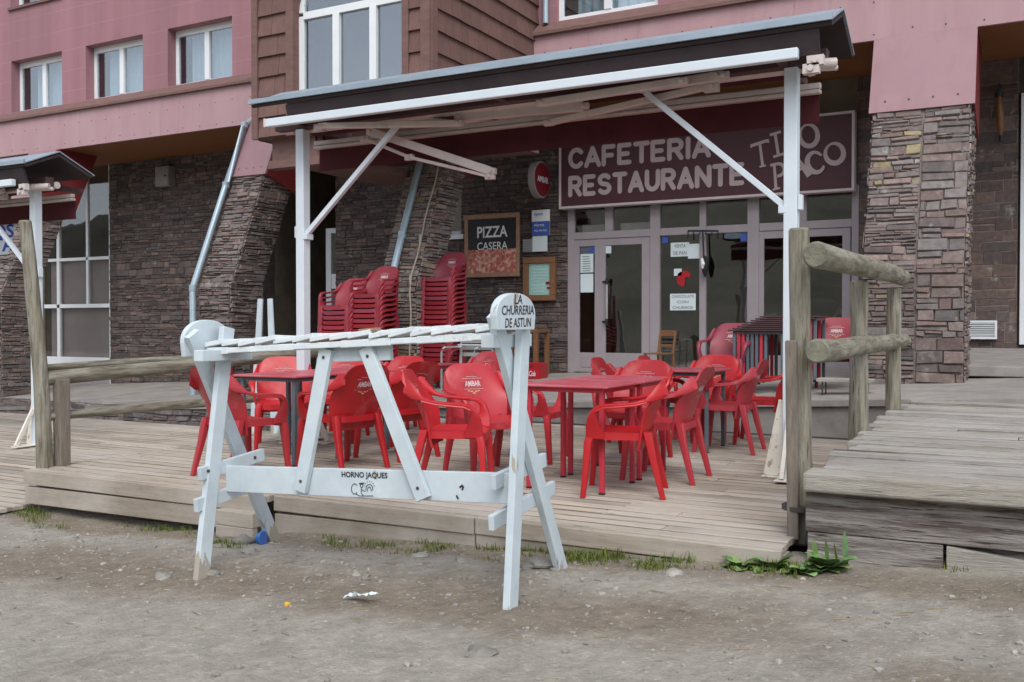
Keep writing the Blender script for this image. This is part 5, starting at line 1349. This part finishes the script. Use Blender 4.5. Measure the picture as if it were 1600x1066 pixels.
# ------------------------------------------------------------------ loose things on the ground
def rock_mesh(mb, c, sx, sy, sz, seed, k=1.0, rot=0, sub=2):
    me = bpy.data.meshes.new('rock'); import bmesh
    bm = bmesh.new(); bmesh.ops.create_icosphere(bm, subdivisions=sub, radius=1)
    vs = []
    for v in bm.verts:
        p = v.co.copy(); n_ = noise.noise(p*1.1+V((seed, seed*.3, 1)))*.45+noise.noise(p*2.7+V((seed, 2, 1)))*.18
        p *= 1+n_; p.z = max(p.z, -.45)
        p = Matrix.Rotation(rot, 3, 'Z') @ V((p.x*sx, p.y*sy, p.z*sz)); vs.append(V(c)+p)
    mb.add(vs, [tuple(v.index for v in f.verts) for f in bm.faces], 0, (k, k*.98, k*.95), sub > 1)
    bm.free(); bpy.data.meshes.remove(me)
GR = 'larger stones on the dirt'
for i, (u, v, s, k, fl, lab) in enumerate([
    (846, 887, .095, 1.0, .45, 'flat grey stone slab wedged beside the stand\'s rear leg under the lettered end board'),
    (868, 893, .03, 1.1, .6, 'little pale stone in front of the slab at the stand\'s rear leg'),
    (1053, 901, .05, 1.35, .6, 'whitish stone on bare dirt between the stand and the broad-leaved weeds'),
    (752, 1024, .06, .85, .45, 'smooth oval grey stone alone in the open dirt foreground'),
    (390, 866, .045, 1.2, .75, 'pale rounded stone in front of the blue cup'),
    (381, 850, .06, .95, .7, 'darker grey stone just behind the pale rounded one, at the deck corner'),
    (657, 871, .05, 1.25, .4, 'flat light stone halfway along the deck, in front of the low grass'),
    (723, 879, .042, 1.15, .45, 'flat light stone under the hollow below the deck boards'),
    (1459, 884, .035, 1.6, .6, 'white pebble at the foot of the boardwalk skirt'),
    (254, 904, .05, 1.1, .5, 'stone in the brown patch short of the stand\'s unlettered end'),
    (331, 901, .04, 1.0, .7, 'stone touching the front leg of the stand\'s unlettered end'),
    (557, 900, .03, 1.2, .7, 'small stone in the middle of the brown dirt patch'),
]):
    p = PG(u, v); mb = MB(); rock_mesh(mb, p+V((0, 0, s*fl*.3)), s, s*R.uniform(.6, .85), s*fl, i*3.7, k, R.uniform(-.4, .8), 3)
    tag(mb.build('rock', M['rock'], loc=p, ang=30), lab, 'rock', GR)
def gz(x, y):
    p = V((x, y, 0)); z = ground_z(x, y)+.022*noise.noise(p*1.1)+.012*noise.noise(p*3.1)+.006*noise.noise(p*9)
    return z-.06*math.exp(-((x+5.5)**2*.9+(y-4.65)**2*9))
mb = MB()
for i in range(11000):
    x = R.uniform(-8, 1.4); y = R.uniform(1.3, 4.75)
    dens = .25+.9*max(0, 1-abs(y-3.9)/.8)*(1 if x < -1.5 else .5)+.3*noise.noise(V((x*1.6, y*1.6, 0)))
    if R.random() > dens: continue
    s = .003+.019*R.random()**6
    rock_mesh(mb, (x, y, gz(x, y)+s*.1), s, s*R.uniform(.6, 1), s*R.uniform(.4, .7), i*1.3, R.uniform(.85, 1.45), R.uniform(0, 3), 1)
tag(mb.build('gravel', M['rock']), kind='stuff')
# litter
p = PG(411, 849); t = thing('plastic_cup', 'crushed blue plastic cup lying by the stand\'s rear leg', 'cup', p)
mb = MB(); c = p+V((0, -.02, .035)); d = V((.05, -.02, .012)); n = 16
mb.loft([[c+d*f+(V((0, 1, .1))*math.cos(2*PI*j/n)*r*.8+V((-.2, 0, 1))*math.sin(2*PI*j/n)*r) for j in range(n)] for f, r in ((-.8, .026), (-.75, .03), (.6, .041), (.64, .044), (.68, .041))], 0, (1, 1, 1), True, True); mb.build('cup_wall', M['cup'], t)
mb = MB(); mb.loft([[c+d*f+(V((0, 1, .1))*math.cos(2*PI*j/n)*.034+V((-.2, 0, 1))*math.sin(2*PI*j/n)*.037) for j in range(n)] for f in (.685, .70)], 0, (1, 1, 1), True, True); mb.build('inside', M['blue'], t)
p = PG(564, 941); mb = MB()
def crum(u, v):
    x, y = u-.5, v-.5
    return p+V((x*.14+y*.03, y*.05, .012+.034*abs(noise.noise(V((u*3, v*3, 4))))+.03*u))
mb.shell(lambda u, v: crum(u, v)+V((0, 0, .003)), crum, 14, 7, sm=False); tag(mb.build('paper_scrap', M['paper'], loc=p), 'crumpled white paper scrap on open dirt in front of the lettered plank' , 'litter')
p = PG(449, 948); mb = MB(); rock_mesh(mb, p+V((0, 0, .01)), .018, .014, .014, 3.3, 1, 0, 2); tag(mb.build('yellow_scrap', M['yellow'], loc=p), 'tiny yellow scrap on the edge of the brown dirt', 'litter')

# ------------------------------------------------------------------ weeds and grass
mb = MB()
def tuft(x, y, n, h, spread):
    for _ in range(n):
        a = R.uniform(0, 2*PI); r = spread*math.sqrt(R.random()); bx, by = x+r*math.cos(a), y+r*math.sin(a)*.35
        if by > 4.78 and -6.9 < bx < -1: by = 4.78-R.random()*.05
        b = V((bx, by, gz(bx, by)-.005)); hh = h*R.uniform(.35, 1.1); w = R.uniform(.0015, .0035)
        a2 = R.uniform(0, 2*PI); l = V((math.cos(a2), math.sin(a2), 0))*hh*R.uniform(.1, .9); s = V((-math.sin(a2), math.cos(a2), 0))*w
        k = R.uniform(.55, 1.5); c = (k*R.uniform(.85, 1.35), k, k*.85)
        t1, t2 = b+l*.35+V((0, 0, hh*.6)), b+l+V((0, 0, hh))
        mb.add([b-s, b+s, t1+s*.8, t1-s*.8, t2], [(0, 1, 2, 3), (3, 2, 4)], 0, c)
for u0, u1, v, n, h in ((5, 110, 806, 26, .09), (190, 305, 822, 30, .07), (310, 420, 852, 22, .05), (505, 600, 848, 26, .06), (590, 700, 852, 22, .05), (760, 900, 862, 22, .05), (880, 1010, 872, 44, .075), (1000, 1130, 882, 44, .07), (1120, 1250, 892, 26, .07), (1340, 1400, 878, 20, .08), (1480, 1520, 886, 12, .05), (1560, 1640, 892, 24, .06)):
    for i in range(int(n*1.7)):
        u = R.uniform(u0, u1); q = PG(u, v+R.gauss(-3, 8))
        if noise.noise(V((q.x*2.6, q.y*3, 7))) < -.12+.25*R.random(): continue
        tuft(q.x, q.y, 18, h*R.uniform(.25, 1.0), .09)
tag(mb.build('grass', M['grass']), kind='stuff')
def weed(u, v, n, L, up, label, uprights=0):
    p = PG(u, v); t = thing('weed', label, 'plant', p); lf = MB(); stx = MB()
    def leaf_(base, az, ln, el, wd, k):
        d = V((math.cos(az), math.sin(az), 0)); s = V((-math.sin(az), math.cos(az), 0)); rows = 8; pts = []
        for i in range(rows+1):
            f = i/rows; c = base+d*ln*(f*math.cos(el)+.0)+V((0, 0, ln*(f*math.sin(el)-.55*f*f*math.cos(el)*.5)))
            c.z = max(c.z, gz(c.x, c.y)+.004)
            w = wd*math.sin(PI*min(1, f*.93+.07))**.7*(1+.12*math.sin(f*23+az)); pts.append((c, w))
        vs = []
        for c, w in pts: vs += [c-s*w+V((0, 0, w*.28)), c, c+s*w+V((0, 0, w*.28))]
        fs = []
        for i in range(rows): fs += [(3*i, 3*i+1, 3*i+4, 3*i+3), (3*i+1, 3*i+2, 3*i+5, 3*i+4)]
        lf.add(vs, fs, 0, (k*R.uniform(.85, 1.35), k, k*R.uniform(.8, 1.5)), True)
        stx.tube([base, pts[1][0], pts[3][0]], .004, 6, rr=[.005, .004, .002])
    for i in range(n):
        leaf_(p+V((R.uniform(-.03, .03), R.uniform(-.02, .02), 0)), R.uniform(-PI, .3) if R.random() < .75 else R.uniform(-PI, PI), L*R.uniform(.55, 1.1), R.uniform(.1, .9)*up, L*R.uniform(.2, .36), R.uniform(.7, 2.0))
    for i in range(uprights):
        leaf_(p+V((-.05+.05*i+R.uniform(-.01, .01), .03, 0)), R.uniform(-1, 4), .2*R.uniform(.6, 1.1), R.uniform(1.25, 1.5), .019, R.uniform(1.2, 1.7))
    lf.build('leaves', M['leaf'], t); stx.build('stalks', M['leaf'], t)
weed(1205, 889, 34, .14, .9, 'leafy weed spreading below the deck corner, second from the log post')
weed(1290, 890, 24, .17, .85, 'broad-leaved weed with bright upright leaves at the boardwalk corner', 4)
weed(1250, 896, 20, .12, .8, 'small flat weed between the upright-leaved one and the spreading one')
weed(1158, 887, 24, .11, .8, 'low weed furthest along the deck edge, nearest the stand')
mb = MB()                                                   # dead stems and straw lying about
for i in range(260):
    x, y = R.uniform(-6.5, 1.2), R.choice((R.gauss(4.5, .18), R.uniform(1.6, 4.6)))
    if y > 4.74: continue
    a = R.uniform(-.6, .6)+(PI/2 if R.random() < .2 else 0); l = R.uniform(.02, .09); p = V((x, y, gz(x, y)+.004)); d = V((math.cos(a), math.sin(a), R.uniform(-.02, .06)))*l; k = R.uniform(.5, 1.3)
    mb.beam(p-d/2, p+d/2, .0025, .002, col=(k, k*.9, k*.7))
tag(mb.build('straw_litter', mat('dry stems', (.3, .26, .18), .9, .3, 20, 0, attr=True)), kind='stuff')

# ------------------------------------------------------------------ light
w = bpy.data.worlds.new('World'); S.world = w; w.use_nodes = True
nt = w.node_tree; nt.nodes.clear()
o = nt.nodes.new('ShaderNodeOutputWorld'); b = nt.nodes.new('ShaderNodeBackground'); sk = nt.nodes.new('ShaderNodeTexSky')
SEL, SAZ = rad(50), rad(150)
sk.sky_type = 'NISHITA'; sk.sun_disc = False; sk.sun_elevation = SEL; sk.sun_rotation = SAZ; sk.dust_density = 3.0; sk.air_density = 1.0; sk.altitude = 1700
hs = nt.nodes.new('ShaderNodeHueSaturation'); hs.inputs['Saturation'].default_value = .36
nt.links.new(sk.outputs[0], hs.inputs['Color']); nt.links.new(hs.outputs[0], b.inputs[0]); b.inputs[1].default_value = .15
nt.links.new(b.outputs[0], o.inputs[0])
sl = bpy.data.lights.new('sun', 'SUN'); sl.energy = 1.0; sl.angle = rad(35); sl.color = (1, .97, .92)
so = bpy.data.objects.new('sun', sl); COL.objects.link(so)
dirv = V((math.sin(SAZ)*math.cos(SEL), math.cos(SAZ)*math.cos(SEL), math.sin(SEL)))
so.rotation_euler = dirv.to_track_quat('Z', 'Y').to_euler(); so.location = (0, -10, 12)
S.view_settings.view_transform = 'Standard'; S.view_settings.look = 'None'; S.view_settings.gamma = 1; S.view_settings.exposure = 1.05
S.view_settings.use_curve_mapping = False
S.render.engine = 'CYCLES'; S.cycles.max_bounces = 8; S.cycles.diffuse_bounces = 6; S.cycles.transparent_max_bounces = 12
